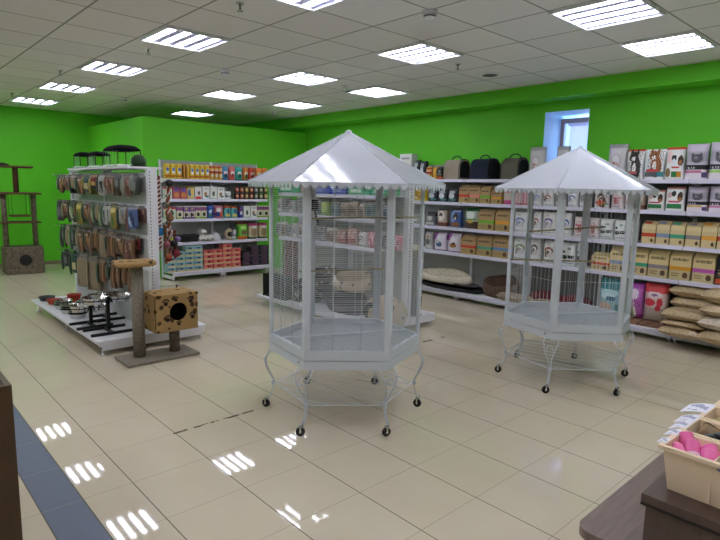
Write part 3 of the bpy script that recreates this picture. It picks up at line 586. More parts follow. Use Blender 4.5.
# third shelf
for a, b, k, l, t_ in ((424, 433.5, 'grey_dark', 'dark grey pack', 212), (435, 445, 'tan_dog', 'tan bag with dog', 209), (448, 459, 'blue_dog', 'blue bag with dog', 210), (463, 476, 'green_white', 'green and white bag', 208.5),
                       (477, 493.5, 'kraft_green', 'brown paper bag with green band', 209), (494.5, 509, 'kraft_orange', 'brown paper bag with orange band', 209), (512, 526, 'white_arc_blue', 'white bag with blue arc', 212), (531, 539, 'white_arc_brown', 'white bag with brown arc', 212),
                       (540, 554.5, 'white_arc_purple', 'white bag with purple arc', 212), (561, 569.5, 'white_arc_blue', 'narrow white bag with blue arc', 213), (571.5, 587, 'white_pink', 'white bag with pink text', 217), (587.5, 597, 'white_pink', 'narrow white and pink bag', 218),
                       (597.5, 611.5, 'white_bw_dogs', 'white bag with black dogs', 219), (612, 625, 'white_bw_dogs', 'white bag with two dogs', 220), (626, 636, 'silver_bag', 'silver bag behind cage post', 220)):
    R('pet_food_bag', k, l, 'pet food bag', a, b, t_, 2)
for a, b, k, t_ in ((641, 655, 'red', 221), (655.5, 669, 'blue', 221), (669.5, 684, 'green', 222), (685, 700.5, 'grey', 222.5), (701, 716.5, 'amber', 222.5), (717, 733, 'red', 223), (733.5, 750, 'magenta', 224)):
    R('pet_food_bag', 'stack_'+k, 'cream paper bag with %s band' % k, 'pet food bag', a, b, t_, 2, .2)
# fourth shelf
for a, b, k, l, t_ in ((423, 431, 'grey_light', 'light grey pack', 232), (432, 444.5, 'white_violet', 'white and violet bag with blue picture', 232.5), (445.5, 459, 'white_violet_gold', 'white and violet bag with gold picture', 233.5),
                       (460, 475, 'kraft_red', 'brown paper bag with red band', 235), (476, 491, 'kraft_teal', 'brown paper bag with teal band', 235.5), (492, 508.5, 'kraft_blue', 'brown paper bag with blue band', 236),
                       (511, 526.5, 'white_arc_green', 'white bag with green picture', 238), (528, 538.5, 'white_arc_black', 'white bag with grey picture', 238), (541, 554.5, 'white_arc_brown', 'white bag with brown cat', 241),
                       (559, 574, 'white_bw_dogs', 'white bag with black dogs', 243), (574.5, 584, 'white_bw_dogs', 'narrow white bag with dogs', 243), (590, 608.5, 'cream_red', 'short cream paper bag with red band', 253),
                       (609, 627, 'cream_blue', 'cream paper bag with blue band', 246.5), (629, 647, 'cream_green', 'cream paper bag with green band', 248), (647.5, 668, 'cream_grey', 'cream paper bag with grey band', 250),
                       (669, 691, 'cream_yellow', 'cream paper bag with yellow band', 251), (692, 715, 'cream_magenta', 'cream paper bag with magenta band', 253), (715.5, 736, 'black_orange', 'black bag with orange base', 255)):
    R('pet_food_bag', k, l, 'pet food bag', a, b, t_, 3, .2 if k.startswith('cream') else .14)
# bottom shelf: litter bags
for a, b, k, l, t_ in ((596, 622, 'litter_teal', 'teal litter bag', 279), (625, 641, 'litter_purple', 'purple litter bag', 283), (641.5, 665.5, 'litter_red', 'red and pink litter bag', 284)):
    z0 = LV[4]; xf = 6.80
    y0 = ray_at(b, 305, 0, xf).y; y1 = ray_at(a, 305, 0, xf).y; zt = ray_at((a+b)/2, t_, 0, xf).z
    o = link('cat_litter_bag', KINDS[k], None, (xf+.1, (y0+y1)/2, z0+.075), -PI/2, (y1-y0, .2, zt-z0-.075))
    tag(o, l+' standing on the bottom shelf of the right wall', 'litter bag', 'litter bags')
    o = link('cat_litter_bag', bag_mesh('flat', art('8a6450', [('n', '6a4a3c', 0, 1, 0, 1, 2)]), 6, 4, 'box').mesh('flat_bag', PAPER), None, (xf+.1, (y0+y1)/2, z0+.001), -PI/2, (y1-y0, .22, .072))
    tag(o, 'flat brown pack lying under the '+l, 'litter bag', 'litter bags')

# pet carriers on the top shelf: arched tunnels
def carrier(y, x, rz, L, W, Hh, sidem, endm, lab):
    t = thing('pet_carrier', lab, 'pet carrier', (x, y, LV[0]+.001), rz, 'soft pet carriers')
    n = 12; prof = [(-W/2, 0)]+[(-W/2*math.cos(a)**.7 if math.cos(a) > 0 else W/2*(-math.cos(a))**.7, Hh*.55+Hh*.45*math.sin(a)) for a in [PI*k/n for k in range(n+1)]]+[(W/2, 0)]
    def ring(yy, s=1): return [Vector((p*s, yy, .004+(q)*s+(1-s)*Hh*.4)) for p, q in prof]
    b = MB(); b.sm = False
    b.rings([ring(-L/2, .94), ring(-L/2+.012, 1), ring(L/2-.012, 1), ring(L/2, .94)], True, True)
    part('carrier_body', b, sidem, t)
    part('mesh_door', MB().rings([ring(-L/2-.006, .84), ring(-L/2-.0005, .86)], True, True), endm, t)
    part('edge_piping', MB().tube([p+Vector((0, 0, 0)) for p in ring(-L/2+.006, 1.0)], .006, 5, True), BLACK, t)
    part('handle', MB().tube([(0, -.09, Hh), (0, -.075, Hh+.035), (0, -.03, Hh+.055), (0, .03, Hh+.055), (0, .075, Hh+.035), (0, .09, Hh)], .009, 6), BLACK, t)
    return t
BEIGEF = mat('beige_canvas', 'a39684', .9, noise=.3, nscale=60); NAVYF = mat('navy_canvas', '1c2438', .9); OLIVEF = mat('olive_brown_canvas', '5e5a4c', .9)
MESHF = mat('black_mesh', '0d0d10', .85)
for px, rz, L, W, sm, lb in ((457, -.06, .32, .25, BEIGEF, 'beige arched fabric pet carrier with black end, left of the three'), (485, -.10, .34, .27, NAVYF, 'dark navy arched pet carrier, middle of the three'), (515, -.06, .28, .25, OLIVEF, 'olive and black arched pet carrier, right of the three')):
    q = ray_at(px, 178, 0, 6.97); carrier(q.y, 6.95, rz, L, W, .295, sm, MESHF, lb)

# sacks of pellets: slumped pillows
def pillow_mesh(name, L, W, T, m, seed=0, n=20, k=14):
    r_ = random.Random(seed); b = MB(); b.sm = True
    ph = [r_.uniform(0, 6) for _ in range(6)]
    def pt(i, j, s):
        u = 2*i/n-1; v = 2*j/k-1
        e = (1-abs(u)**3.2)*(1-abs(v)**3.2)
        z = T/2*max(0, e)**.42*s
        wob = 1+.05*math.sin(5*u+ph[0])*math.cos(4*v+ph[1])+.03*math.sin(11*u*v+ph[2])
        pin = 1-.06*(1-abs(u))*abs(v) - .05*(1-abs(v))*abs(u)
        zz = z*(wob if s > 0 else .9)
        return (u*L/2*pin*(1+.02*math.sin(6*v+ph[3])), v*W/2*pin*(1+.02*math.sin(6*u+ph[4])), zz+T/2)
    for s in (1, -1):
        base = len(b.v)
        for j in range(k+1):
            for i in range(n+1): b.v.append(pt(i, j, s))
        for j in range(k):
            for i in range(n):
                q = [base+j*(n+1)+i, base+j*(n+1)+i+1, base+(j+1)*(n+1)+i+1, base+(j+1)*(n+1)+i]
                b.face(q if s > 0 else q[::-1])
    return b.mesh(name, m)
def sack(x, y, z, L, W, T, rz, m, lab, seed):
    o = link('pellet_sack', pillow_mesh('pellet_sack', L, W, T, m, seed), None, (x, y, z), rz); tag(o, lab, 'sack', 'sacks of wood pellets')
def stack(px, py, xc, L, W, Ts, m, labs, seed, rz=PI/2, z0=None):
    y = ray_at(px, py, 0, xc-W/2).y; z = LV[4]+.001 if z0 is None else z0
    for i, T in enumerate(Ts):
        mm = m[i] if isinstance(m, list) else m
        sack(xc+.015*math.sin(seed+i*2), y+.01*math.cos(seed+3*i), z, L, W, T, rz+.04*math.sin(seed+i), mm, labs[i], seed+i); z += T*.93
stack(690, 305, 6.93, .46, .30, [.14, .14, .14, .15], SACK, ['lowest pellet sack of the rear stack on the bottom shelf', 'second lowest pellet sack of the rear shelf stack', 'third pellet sack of the rear shelf stack', 'topmost pellet sack of the rear shelf stack'], 3)
stack(679, 335, 6.60, .44, .32, [.13, .07, .13], SACK, ['lowest sack of the front stack right of the red litter bag', 'thin middle sack of the front stack beside the litter bag', 'plump top sack of the front stack beside the litter bag'], 11, z0=.127)
stack(723, 335, 6.56, .50, .36, [.17, .15, .14, .17], [SACK, SACKW, SACK, SACK], ['lowest pellet sack of the stack at the right edge', 'cloudy wrapped sack second in the right edge stack', 'third pellet sack of the right edge stack', 'topmost pellet sack of the right edge stack'], 21, z0=.127)
# pet beds on the bottom shelf
def bed(name, lab, cx, cy, z, a, b_, h_, m, rz=0, rim=.3, seed=1, cush=True, grp='pet beds'):
    r_ = random.Random(seed); t = thing(name, lab, 'pet bed', (cx, cy, z), rz, grp)
    mb = MB(); n = 32; prof = [(.55, 0), (.9, 0), (1, .25), (1.0, .6), (.95, .9), (.85, 1), (.75, .9), (.72, .5), (.66, .22), (.3, .15), (.02, .15)]
    rs = []
    for r, q in prof: rs.append([Vector((a*r*math.cos(2*PI*k/n)*(1+.025*math.sin(5*k+seed)), b_*r*math.sin(2*PI*k/n)*(1+.02*math.cos(4*k)), h_*q*(1+.06*math.sin(3*2*PI*k/n+seed)+(.32*math.cos(2*PI*k/n) if q > .5 else 0)))) for k in range(n)])
    mb.sm = True; mb.rings(rs, True, True); part('padded_rim', mb, m, t)
    if cush: part('cushion', MB().lathe([(.02, h_*.3), (.4, h_*.28), (.6, h_*.2), (.62, h_*.12)], 24, sx=a, sy=b_), m, t)
    return t
def yr(px, x=6.85): return ray_at(px, 285, 0, x).y
zz = LV[4]+.001
bed('pet_bed', 'large flat dark pet bed beneath the cream bed', 6.93, yr(449), zz, .19, .62, .07, DKMAT, seed=4)
bed('pet_bed', 'cream fluffy oval pet bed on the bottom shelf', 6.93, yr(441), zz+.10, .20, .52, .14, CREAM, seed=2)
bed('pet_bed', 'round brown fluffy pet bed beside the cream one', 6.98, yr(496), zz, .14, .30, .24, BRBED, seed=3)
bed('pet_bed', 'flat grey oval pet mat at the shelf front', 6.88, yr(464), zz+.10, .13, .25, .03, GREYPL, seed=6, cush=False)
o = link('pet_cushion', pillow_mesh('pet_cushion', .56, .14, .13, SPOT, 5), None, (6.775, yr(516, 6.78), zz), PI/2); tag(o, 'brown spotted cushion below the brown round bed', 'cushion')
REDF = mat('dark_red_fabric', '74303a', .8, noise=.5, nscale=25)
for px, l_ in ((541, 'dark red folded pet blanket left of the cage post'), (571, 'dark red folded pet blanket right of the cage post')):
    o = link('pet_blanket', pillow_mesh('pet_blanket', .42, .24, .19, REDF, int(px)), None, (7.0, yr(px), zz), PI/2); tag(o, l_, 'blanket', 'red pet blankets')
o = link('pet_cushion', pillow_mesh('pet_cushion', .38, .14, .12, SPOT, 9), None, (6.785, yr(549, 6.8), zz), PI/2+.05); tag(o, 'pinkish beige cushion seen through the second cage', 'cushion')

# ------------------------------------------------------------------ shelving against the inner wall
L2 = [1.765, 1.42, 1.075, .665, .16]; YB, YSF = 9.54, 9.13
for k, (x0, x1) in enumerate(((3.02, 4.0), (4.0, 4.98), (4.98, 5.96))):
    if k == 0: continue
    shelving(('white shelving bay with the yellow packs against the inner wall', 'white shelving bay with the coloured treats, inner wall right')[k-1], x1-x0, YB-YSF, YB-9.06, L2, 2.075, ((x0+x1)/2, YB, 0), 0, 'inner wall shelving bays')
c2 = {}
def put2(name, key, look, cat, px0, px1, hh, lvl, d=.1, z=None, yf=9.16, row=None, grp='packs on the inner wall shelves', sh=None):
    x0 = ray_at(px0, 220, 1, yf).x; x1 = ray_at(px1, 220, 1, yf).x
    zb = (L2[lvl] if z is None else z)+.001
    o = link(name, KINDS[key], None, ((x0+x1)/2, yf+d/2, zb), 0, ((x1-x0)*.97, d, hh))
    key_ = (lvl, row); n = c2.get(key_, 0); c2[key_] = n+1
    s_ = sh or SHN[lvl]
    tag(o, f'{look}, {ORD[n]} from left on {s_}{" "+row if row else ""}, inner wall', cat, grp)
x = 166
for i, kk in enumerate(['yellow_pack', 'yellow_pack', 'yellow_pack', 'gold_pack', 'gold_pack', 'yellow_pack', 'yellow_pack', 'yellow_pack', 'yellow_pack', 'redyellow_pack', 'redyellow_pack', 'redyellow_pack']):
    wdt = (6, 6, 6, 3, 4, 5, 5, 5, 5, 4.3, 4.3, 4.3)[i]
    put2('snack_pack', kk, {'yellow_pack': 'yellow snack pack', 'gold_pack': 'dark golden snack pack', 'redyellow_pack': 'red and yellow snack pack'}[kk], 'pet food', x, x+wdt, .25, 0); x += wdt
for a, b, k, l in ((223.3, 229.5, 'blue', 'blue treat bag'), (230, 236.3, 'coral', 'coral treat bag'), (237, 243.3, 'teal', 'teal treat bag'), (244, 249.5, 'orange', 'orange treat bag'), (250, 256, 'red', 'red treat bag'), (256.5, 262.5, 'orange', 'orange treat bag'), (263, 268.5, 'orange', 'orange treat bag')):
    put2('treat_bag', 'treat_'+k, l, 'pet food', a, b, .245, 0)
for a, b, k, l, h_ in ((166, 173, 'box_green_white', 'green and red box', .2), (174, 180.5, 'box_redblue', 'red box', .2), (181, 187.5, 'box_redblue', 'red and violet box', .19), (188.2, 195, 'box_yellowblue', 'yellow and blue box', .22), (195.6, 202.2, 'box_white_red', 'white box with red base', .21),
                       (203, 210, 'box_white_tan', 'white box with brown picture', .22), (210.5, 217.5, 'box_white_green', 'white box with green picture', .22), (218, 225, 'box_white_tan', 'white box with tan picture', .21), (225.6, 232, 'white_bw_dogs', 'small white bag', .14)):
    put2('pet_food_box', k, l, 'box', a, b, h_, 1)
pc = ['red', 'orange', 'gold', 'orange', 'grey', 'green', 'gold']
for r in range(2):
    for i in range(7):
        put2('food_pouch', 'pouch_'+pc[i], pc[i]+' fronted dark pouch', 'pet food', 235.5+i*4.75, 240+i*4.75, .115, 1, .08, z=L2[1]+r*.118, row=('lower row', 'upper row')[r])
for a, b, k, l, h_ in ((166, 176, 'box_green_white', 'green and white box', .2), (177, 183, 'box_dogs_green', 'pale box with dogs', .22), (184, 189.3, 'box_dogs_violet', 'violet box with dogs', .22), (189.7, 195.2, 'box_dogs_violet', 'violet box with dogs', .22), (195.6, 201.2, 'box_dogs_green', 'violet and green box with dogs', .22), (201.6, 207, 'box_dogs_green', 'violet and green box with dogs', .22),
                       (208, 215, 'blue_bag', 'dark blue bag', .24), (215.5, 224, 'blue_pink_bag', 'pink and blue bag', .23), (225, 231.5, 'teal_orange_bag', 'teal bag with orange top', .23), (232, 238.5, 'teal_orange_bag', 'teal and yellow bag', .22), (239.8, 242.8, 'navy_tin', 'narrow navy pack', .21),
                       (244, 250.2, 'box_white_green', 'white box with black picture', .22), (250.8, 257, 'box_white_tan', 'white box with brown picture', .22), (257.8, 263.2, 'box_dogs_green', 'cream box', .22), (263.7, 269.2, 'box_dogs_green', 'cream box', .22)):
    put2('pet_food_box', k, l, 'box', a, b, h_, 2)
for a, b, k, l, h_ in ((232, 237.5, 'grey_dark', 'grey tin', .27), (238.3, 249, 'green_feed_bag', 'green feed bag with orange base', .31), (249.7, 259, 'cream_hay_bag', 'cream hay bag with pink top', .3), (260, 268.5, 'cream_hay_bag', 'cream hay bag', .3)):
    put2('feed_bag', k, l, 'pet food', a, b, h_, 3, .16)
def x2(px, y=9.3): return ray_at(px, 245, 1, y).x
for px, lb in ((183.5, 'dark litter tray at left on the fourth shelf'), (192, 'dark litter tray right of another tray on fourth shelf')):
    t = thing('litter_tray', lb, 'litter tray', (x2(px), 9.3, L2[3]+.001), 0, 'dark litter trays')
    b = MB(); b.rings([[Vector((sx*(.08+q), sy*(.11+q), z_)) for sx, sy in ((-1, -1), (1, -1), (1, 1), (-1, 1))] for q, z_ in ((-.01, 0), (.01, .11), (.02, .11), (.02, .12), (.005, .12), (-.01, .02))], True, True)
    part('tray', b, BLACK, t); part('rim', MB().tube([(-.1, -.13, .118), (.1, -.13, .118), (.1, .13, .118), (-.1, .13, .118)], .006, 5, True), GREYPL, t)
for i, (px, z_) in enumerate(((199, 0), (204, 0), (208.5, 0), (201.5, .105))):
    o = link('plush_cushion', pillow_mesh('plush_cushion', .11, .2, .115, DOTW, i), None, (x2(px), 9.28, L2[3]+.001+z_)); tag(o, 'white plush roll with black spots, '+('leftmost', 'second from left', 'rightmost', 'on top')[i]+' of the pile', 'cushion', 'spotted plush rolls')
t = thing('plastic_dome', 'clear white plastic dome on the fourth shelf, inner wall', 'dome', (x2(215), 9.3, L2[3]+.001)); part('dome', MB().lathe([(.115, 0), (.115, .03), (.1, .09), (.06, .13), (.01, .145)], 20, cap=True), mat('cloudy_white_plastic', 'c4c4c8', .3), t); part('knob', MB().lathe([(.015, .14), (.02, .16), (.008, .17)], 12, cap=True), WHITE, t)
t = thing('ring_toy', 'round beige ring standing on edge beside the feed bags', 'toy', (x2(227.5), 9.22, L2[3]+.001))
part('ring', MB().tube([(math.cos(a)*.075, 0, .105+math.sin(a)*.075) for a in [2*PI*k/20 for k in range(20)]], .028, 8, True), LEOP, t); part('ring_hub', MB().lathe([(.045, -.02), (.045, .02)], 14, M=Matrix.Translation((0, 0, .105)) @ Matrix.Rotation(PI/2, 4, 'X'), cap=True), BLACK, t)
# cartons on the bottom shelf
def cartons(key, look, name, px0, px1, ncol, rows, ch, heights, grp):
    x0 = x2(px0, 9.1); x1 = x2(px1, 9.1); cw = (x1-x0)/ncol
    for c in range(ncol):
        for r in range(heights[c]):
            o = link(name, KINDS[key], None, (x0+(c+.5)*cw+.006*math.sin(r*3+c), 9.19+.01*math.cos(r*2.3+c), L2[4]+.001+r*ch), .03*math.sin(r+2*c), (cw*.94, .16, ch*.985))
            tag(o, f'{look}, {ORD[r]} from bottom in {ORD[c]} column from left, inner wall', 'carton', grp)
cartons('carton_blue', 'blue tray carton', 'can_carton', 167, 203, 4, 5, .088, [3, 4, 5, 5], 'blue cartons')
cartons('carton_red', 'red tray carton', 'can_carton', 203.7, 241, 4, 5, .088, [4, 4, 5, 4], 'red cartons')
cartons('carton_dark', 'dark purple flat pack', 'tray_pack', 242, 269, 3, 4, .092, [3, 4, 4], 'dark flat packs')

# ------------------------------------------------------------------ front-left gondola with hooks
GX = 2.22; G0, G1 = 5.46, 8.05; GT = 1.80
t = thing('display_gondola', 'white double-sided gondola with rows of hanging packs, at left', 'gondola')
b = MB(); b.prism([(1.66, G0), (2.76, G0), (2.78, G0+.03), (2.78, G1), (1.64, G1), (1.64, G0+.03)], .125, .15)
b.box(1.69, 2.73, G0+.015, G0+.03, .05, .125); b.box(1.66, 2.76, G0, G0+.015, .095, .125); b.box(1.66, 1.67, G0+.02, G1, .105, .125); b.box(2.75, 2.76, G0+.02, G1, .105, .125)
part('base_deck', b, SHELFW, t)
part('perforated_panel', MB().box(GX-.02, GX+.02, G0+.04, G1-.03, .15, GT-.02), PERF, t)
for y in (G0+.01, 6.74, G1-.03):
    b = MB().box(GX-.045, GX+.045, y-.03, y+.03, .15, GT)
    for k in range(52): pass
    part('upright', b, SHELFW, t)
b = MB(); b.mi = 0
for k in range(50): b.box(GX-.034, GX-.026, G0-.0216, G0-.0185, .2+k*.032, .214+k*.032)
part('slot_row', b, BLACK, t)
part('top_cap', MB().box(GX-.05, GX+.05, G0-.02, G1, GT, GT+.012), SHELFW, t)
for x, y in ((1.70, G0+.05), (2.72, G0+.05), (1.70, 6.74), (2.72, 6.74), (1.70, G1-.06), (2.72, G1-.06)):
    part('foot', MB().lathe([(.022, 0), (.02, .01), (.007, .015), (.007, .06)], 10, (x, y, 0), cap=True), WHITE, t)
# wire cage top rack glass strip on top
part('top_rail', MB().tube([(GX-.16, G0+.3, GT+.035), (GX-.16, G1-.4, GT+.035)], .005), CHROME, t)
part('top_tray', MB().box(GX-.17, GX+.17, G0+.15, G1-.4, GT+.012, GT+.03), SHELFW, t)
GOND = t
rows = [1.745, 1.43, 1.12, .80]
for z in rows: part('hook_rail', MB().box(GX-.045, GX-.02, G0+.05, G1-.04, z-.01, z+.02), SHELFW, t)
HK = MB().tube([(0, 0, 0), (-.27, 0, .0), (-.285, 0, .015)], .003, 5).mesh('hook', CHROME)
# hanging packs
def hang_mesh(fn, style, head='d8d8d8', nx=8, nz=12):
    b = MB(); hc = lin(head)
    n = nx+3; rows_ = []
    for k in range(nz+1):
        v = k/nz
        d = .5*max(.06, (1-(abs(v-.42)/.46)**2.6) if v < .86 else .02)**.7 if style == 'bag' else (.5 if v < .8 else .06)
        tw = 1 if v < .84 else .62; row = [((i/nx-.5)*tw, -d*(1-abs(2*i/nx-1)**3*.7), v-1) for i in range(nx+1)]+[(.5*tw, d*.3, v-1), (-.5*tw, d*.3, v-1)]
        rows_.append(row)
    for r in rows_: b.v += r
    for k in range(nz):
        v = (k+.5)/nz; b.sm = v < .8
        for i in range(n):
            b.col = hc if v > .84 else fn(min((i+.5)/nx, .98), v/.84); b.face((k*n+i, k*n+(i+1) % n, (k+1)*n+(i+1) % n, (k+1)*n+i))
    b.col = hc; b.face(list(range(n-1, -1, -1))); b.face([nz*n+i for i in range(n)])
    return b.mesh('hanging_pack', PRINT)
HP = {}
def hp(key, base, els, head, style='bag'): HP[key] = hang_mesh(art(base, els), style, head)
hp('green', '34463a', [('e', '7a8a60', .5, .5, .3, .3), ('n', 'a8b090', .1, .9, .1, .9, 1)], '2c5838')
hp('brown', '54382a', [('n', '9a7458', .1, .9, .1, .9, 2), ('r', 'b4a494', .2, .8, .75, .9)], '4a4038')
hp('beige', '8c7c66', [('n', '6c5844', .1, .9, .1, .9, 3)], '8c887e')
hp('teal', '2c4c48', [('e', 'c0b48c', .5, .4, .3, .2)], '1c403c')
hp('yellow', '8c7c34', [('e', '4c6030', .5, .4, .3, .3), ('r', 'd0c070', .1, .9, .75, .95)], '8c8a3c')
hp('red', '742a2c', [('e', 'c8a060', .5, .4, .3, .2), ('r', '2c2024', 0, 1, 0, .3)], '8c7c3c')
hp('white', 'a8a8a8', [('r', '303034', .25, .75, .2, .75), ('n', '8c8c90', .1, .9, .1, .9, 1)], 'b0b0b4')
hp('rust', '74504a', [('r', 'a87c70', .1, .9, .5, .9), ('n', '5c4038', .1, .9, .1, .9, 5)], '7c7470')
hp('dark', '2c2c30', [('e', '6c6c70', .5, .5, .24, .3)], '1c1c20')
hp('clear', '8e928e', [('n', 'c08468', .2, .8, .1, .9, 5), ('n', '74787a', .1, .9, .1, .9, 2)], 'a0a4a4')
hp('blue', '4c6494', [('e', 'a8b8d0', .5, .4, .3, .3), ('n', '2c3c60', .1, .9, .1, .9, 5)], '9094a0')
hp('stick', '64422c', [('r', '5c3c28', .2, .35, 0, 1), ('r', '9c7858', .6, .75, 0, 1)], '8c7864')
lim = {0: 5.56, 1: 5.58, 2: 5.70, 3: 5.82}
def more(a, n):                    # stretch a left-to-right list of kinds over n hooks
    return [a[int(i*len(a)/n)] for i in range(n)]
pat = [more(['dark', 'brown', 'brown', 'rust', 'dark', 'beige', 'teal', 'brown', 'yellow', 'teal', 'yellow', 'red', 'dark', 'white', 'rust', 'rust', 'brown', 'dark', 'clear', 'rust', 'clear', 'dark'], 22),
       more(['dark', 'beige', 'brown', 'dark', 'green', 'brown', 'yellow', 'green', 'brown', 'rust', 'green', 'beige', 'green', 'white', 'white', 'yellow', 'dark', 'clear', 'rust', 'blue', 'blue'], 21),
       more(['dark', 'beige', 'green', 'dark', 'beige', 'brown', 'dark', 'brown', 'rust', 'stick', 'beige', 'dark', 'stick', 'stick', 'brown', 'stick', 'rust', 'stick'], 20),
       ['green', 'dark', 'green', 'teal', 'green', 'beige', 'beige', 'beige', 'green', 'stick', 'green', 'stick', 'brown', 'stick', 'stick']]
lookh = {'green': 'green pack', 'brown': 'brown chew pack', 'beige': 'beige chew pack', 'teal': 'teal pack', 'yellow': 'yellow pack', 'red': 'red and yellow pack', 'white': 'white pack', 'rust': 'rust-brown pack', 'dark': 'black pack', 'clear': 'clear pack', 'blue': 'blue pack', 'stick': 'brown chew sticks'}
rown = ['top row', 'second row', 'third row', 'lowest row']
for r, z in enumerate(rows):
    P = pat[r]; n = len(P); ya = G1-.22; yb = lim[r]
    for i, kk in enumerate(P):
        y = ya+(yb-ya)*i/(n-1)
        link('hook', HK, GOND, (GX-.02, y, z))
        L_ = (.20, .235, .26, .26)[r]*(1+.18*math.sin(i*2.1+r)); wdt = .12
        if r == 3 and kk == 'beige': L_ = .40; wdt = .24
        for q in range(2):
            xx = GX-.23+.12*(i/(n-1))+q*.05
            k2 = kk if (q == 0 or (i+r) % 3) else list(HP)[(i*5+r*3) % len(HP)]
            o = link('hanging_pack', HP[k2], None, (xx, y, z+.012), -PI/2+.42*math.sin(i*3+q*2+r*1.7), (wdt, .05 if q else .06, L_*(1-.15*q*((i+r)%2))))
            tag(o, f'{lookh[k2]} on {ORD[i]} hook from far end, {rown[r]}, '+('front one' if q == 0 else 'behind another pack'), 'hanging pack', 'packs hanging on the left gondola')

# bird cages with black domed roofs on top of the gondola
def small_cage(y, L, W, hh, roofh, lab, bodym=None, roofm=None):
    t = thing('small_bird_cage', lab, 'bird cage', (GX-.03, y, GT+.031), 0, 'small cages on the left gondola')
    part('cage_tray', MB().box(-W/2, W/2, -L/2, L/2, 0, .025), bodym or WHITE, t)
    for sx in (-1, 1):
        for sy in (-1, 1): part('corner_post', MB().box(sx*W/2*.94-.004, sx*W/2*.94+.004, sy*L/2*.96-.004, sy*L/2*.96+.004, .025, hh), BLACK, t)
    b = MB()
    for k in range(1, 6):
        for sx in (-1, 1): b.box(sx*W/2*.94-.0008, sx*W/2*.94+.0008, -L/2+k*L/6-.0006, -L/2+k*L/6+.0006, .025, hh)
    part('bars', b, WIRE, t)
    prof = [(1.06, 0), (1.08, .01), (.98, roofh*.45), (.8, roofh*.8), (.5, roofh), (.02, roofh)]
    b = MB(); b.sm = True
    b.rings([[Vector((W/2*r*max(-1, min(1, 1.25*math.cos(a))), L/2*r*max(-1, min(1, 1.25*math.sin(a))), hh+z)) for a in [2*PI*(k+.5)/24 for k in range(24)]] for r, z in prof], True, True)
    part('roof', b, BLACKM, t)
    return t
small_cage(7.46, .26, .17, .15, .05, 'farthest black-roofed cage on top of the left gondola')
small_cage(6.90, .28, .17, .14, .05, 'middle black-roofed cage on top of the left gondola')
small_cage(6.16, .44, .25, .17, .06, 'largest black-roofed cage on top of the left gondola')
o = thing('fishbowl_hood', 'dark green domed hood behind the largest cage', 'hood', (GX+.0, 5.78, GT+.031)); part('dome', MB().lathe([(.06, 0), (.075, .04), (.07, .08), (.045, .115), (.01, .125)], 18, cap=True), mat('dark_green_plastic', '103410', .6), o)
part('rim', MB().lathe([(.085, 0), (.085, .012), (.07, .014)], 18, cap=True), BLACK, o)

# bowls and stands on the gondola deck
def bowl_mesh(r, h_, m, name='bowl', inner=None):
    b = MB(); b.lathe([(r*.75, 0), (r*.98, h_*.9), (r*1.04, h_), (r, h_), (r*.93, h_*.93), (r*.68, .008), (.004, .008)], 24)
    return b.mesh(name, m)
RED = mat('red_bowl_plastic', 'b8402c', .35); STB = bowl_mesh(.10, .055, STEEL, 'steel_bowl'); RDB = bowl_mesh(.09, .055, RED, 'red_bowl'); DKB = bowl_mesh(.10, .05, mat('dark_bowl', '2c2c30', .4), 'dark_bowl')
SB2 = bowl_mesh(.125, .065, STEEL, 'steel_bowl')
for me, x, y, z, lab in ((DKB, 1.78, 7.86, 0, 'dark bowl at the far end of the gondola deck'), (RDB, 1.80, 7.58, 0, 'red bowl nearest the aisle on the gondola deck'), (RDB, 2.00, 7.55, 0, 'orange-red bowl near the gondola panel'), (RDB, 2.02, 7.55, .045, 'red bowl stacked in another near the panel')):
    o = link('pet_bowl', me, None, (x, y, .151+z)); tag(o, lab, 'bowl', 'plastic bowls on the left gondola')
k = 0
for x, y, n_ in ((1.80, 7.22, 3), (2.03, 7.18, 2), (1.79, 6.92, 3), (2.00, 6.88, 4), (1.80, 6.63, 2)):
    k += 1
    for q in range(n_):
        o = link('steel_bowl', STB, None, (x+.006*q, y+.006*math.sin(q*3), .151+q*.024), 0, (1, 1, 1)); tag(o, f'steel bowl, {ORD[q]} from bottom in the {ORD[k-1]} stack from far end', 'bowl', 'stacked steel bowls')
def stand(x, y, hh, L, lab, bowl_r=.11, along=0):
    t = thing('bowl_stand', lab, 'bowl stand', (x, y, .151), along, 'black bowl stands')
    for sy in (-1, 1): part('foot_bar', MB().box(-L/2, L/2, sy*.13-.014, sy*.13+.014, 0, .028, bev=.003), BLACK, t)
    part('cross_bar', MB().box(-.014, .014, -.116, .116, .002, .026), BLACK, t)
    part('post', MB().box(-.016, .016, -.016, .016, .026, hh), BLACK, t)
    part('arm', MB().box(-L*.28, L*.28, -.008, .008, hh-.03, hh-.012), BLACK, t)
    for sx in (-1, 1):
        b = MB().tube([(sx*L*.28+bowl_r*.9*math.cos(a), bowl_r*.9*math.sin(a), hh-.015) for a in [2*PI*k/16 for k in range(16)]], .004, 5, True); part('bowl_ring', b, BLACK, t)
    for sx in (-1, 1):
        o = link('steel_bowl', SB2, None, Matrix.Rotation(along, 3, 'Z') @ Vector((sx*L*.28, 0, 0)) + Vector((x, y, .151+hh-.05)), 0, (bowl_r/.125,)*2+(1,)); tag(o, f'steel bowl held on the {"left" if sx < 0 else "right"} ring of the {lab.split(",")[0]}', 'bowl', 'steel bowls on stands')
    return t
stand(1.86, 5.80, .36, .42, 'tall front bowl stand, nearest the scratching post', .125)
stand(1.80, 6.16, .22, .36, 'low bowl stand, second from the gondola end', .10)
stand(2.04, 6.40, .27, .30, 'middle bowl stand, close to the gondola panel', .10)

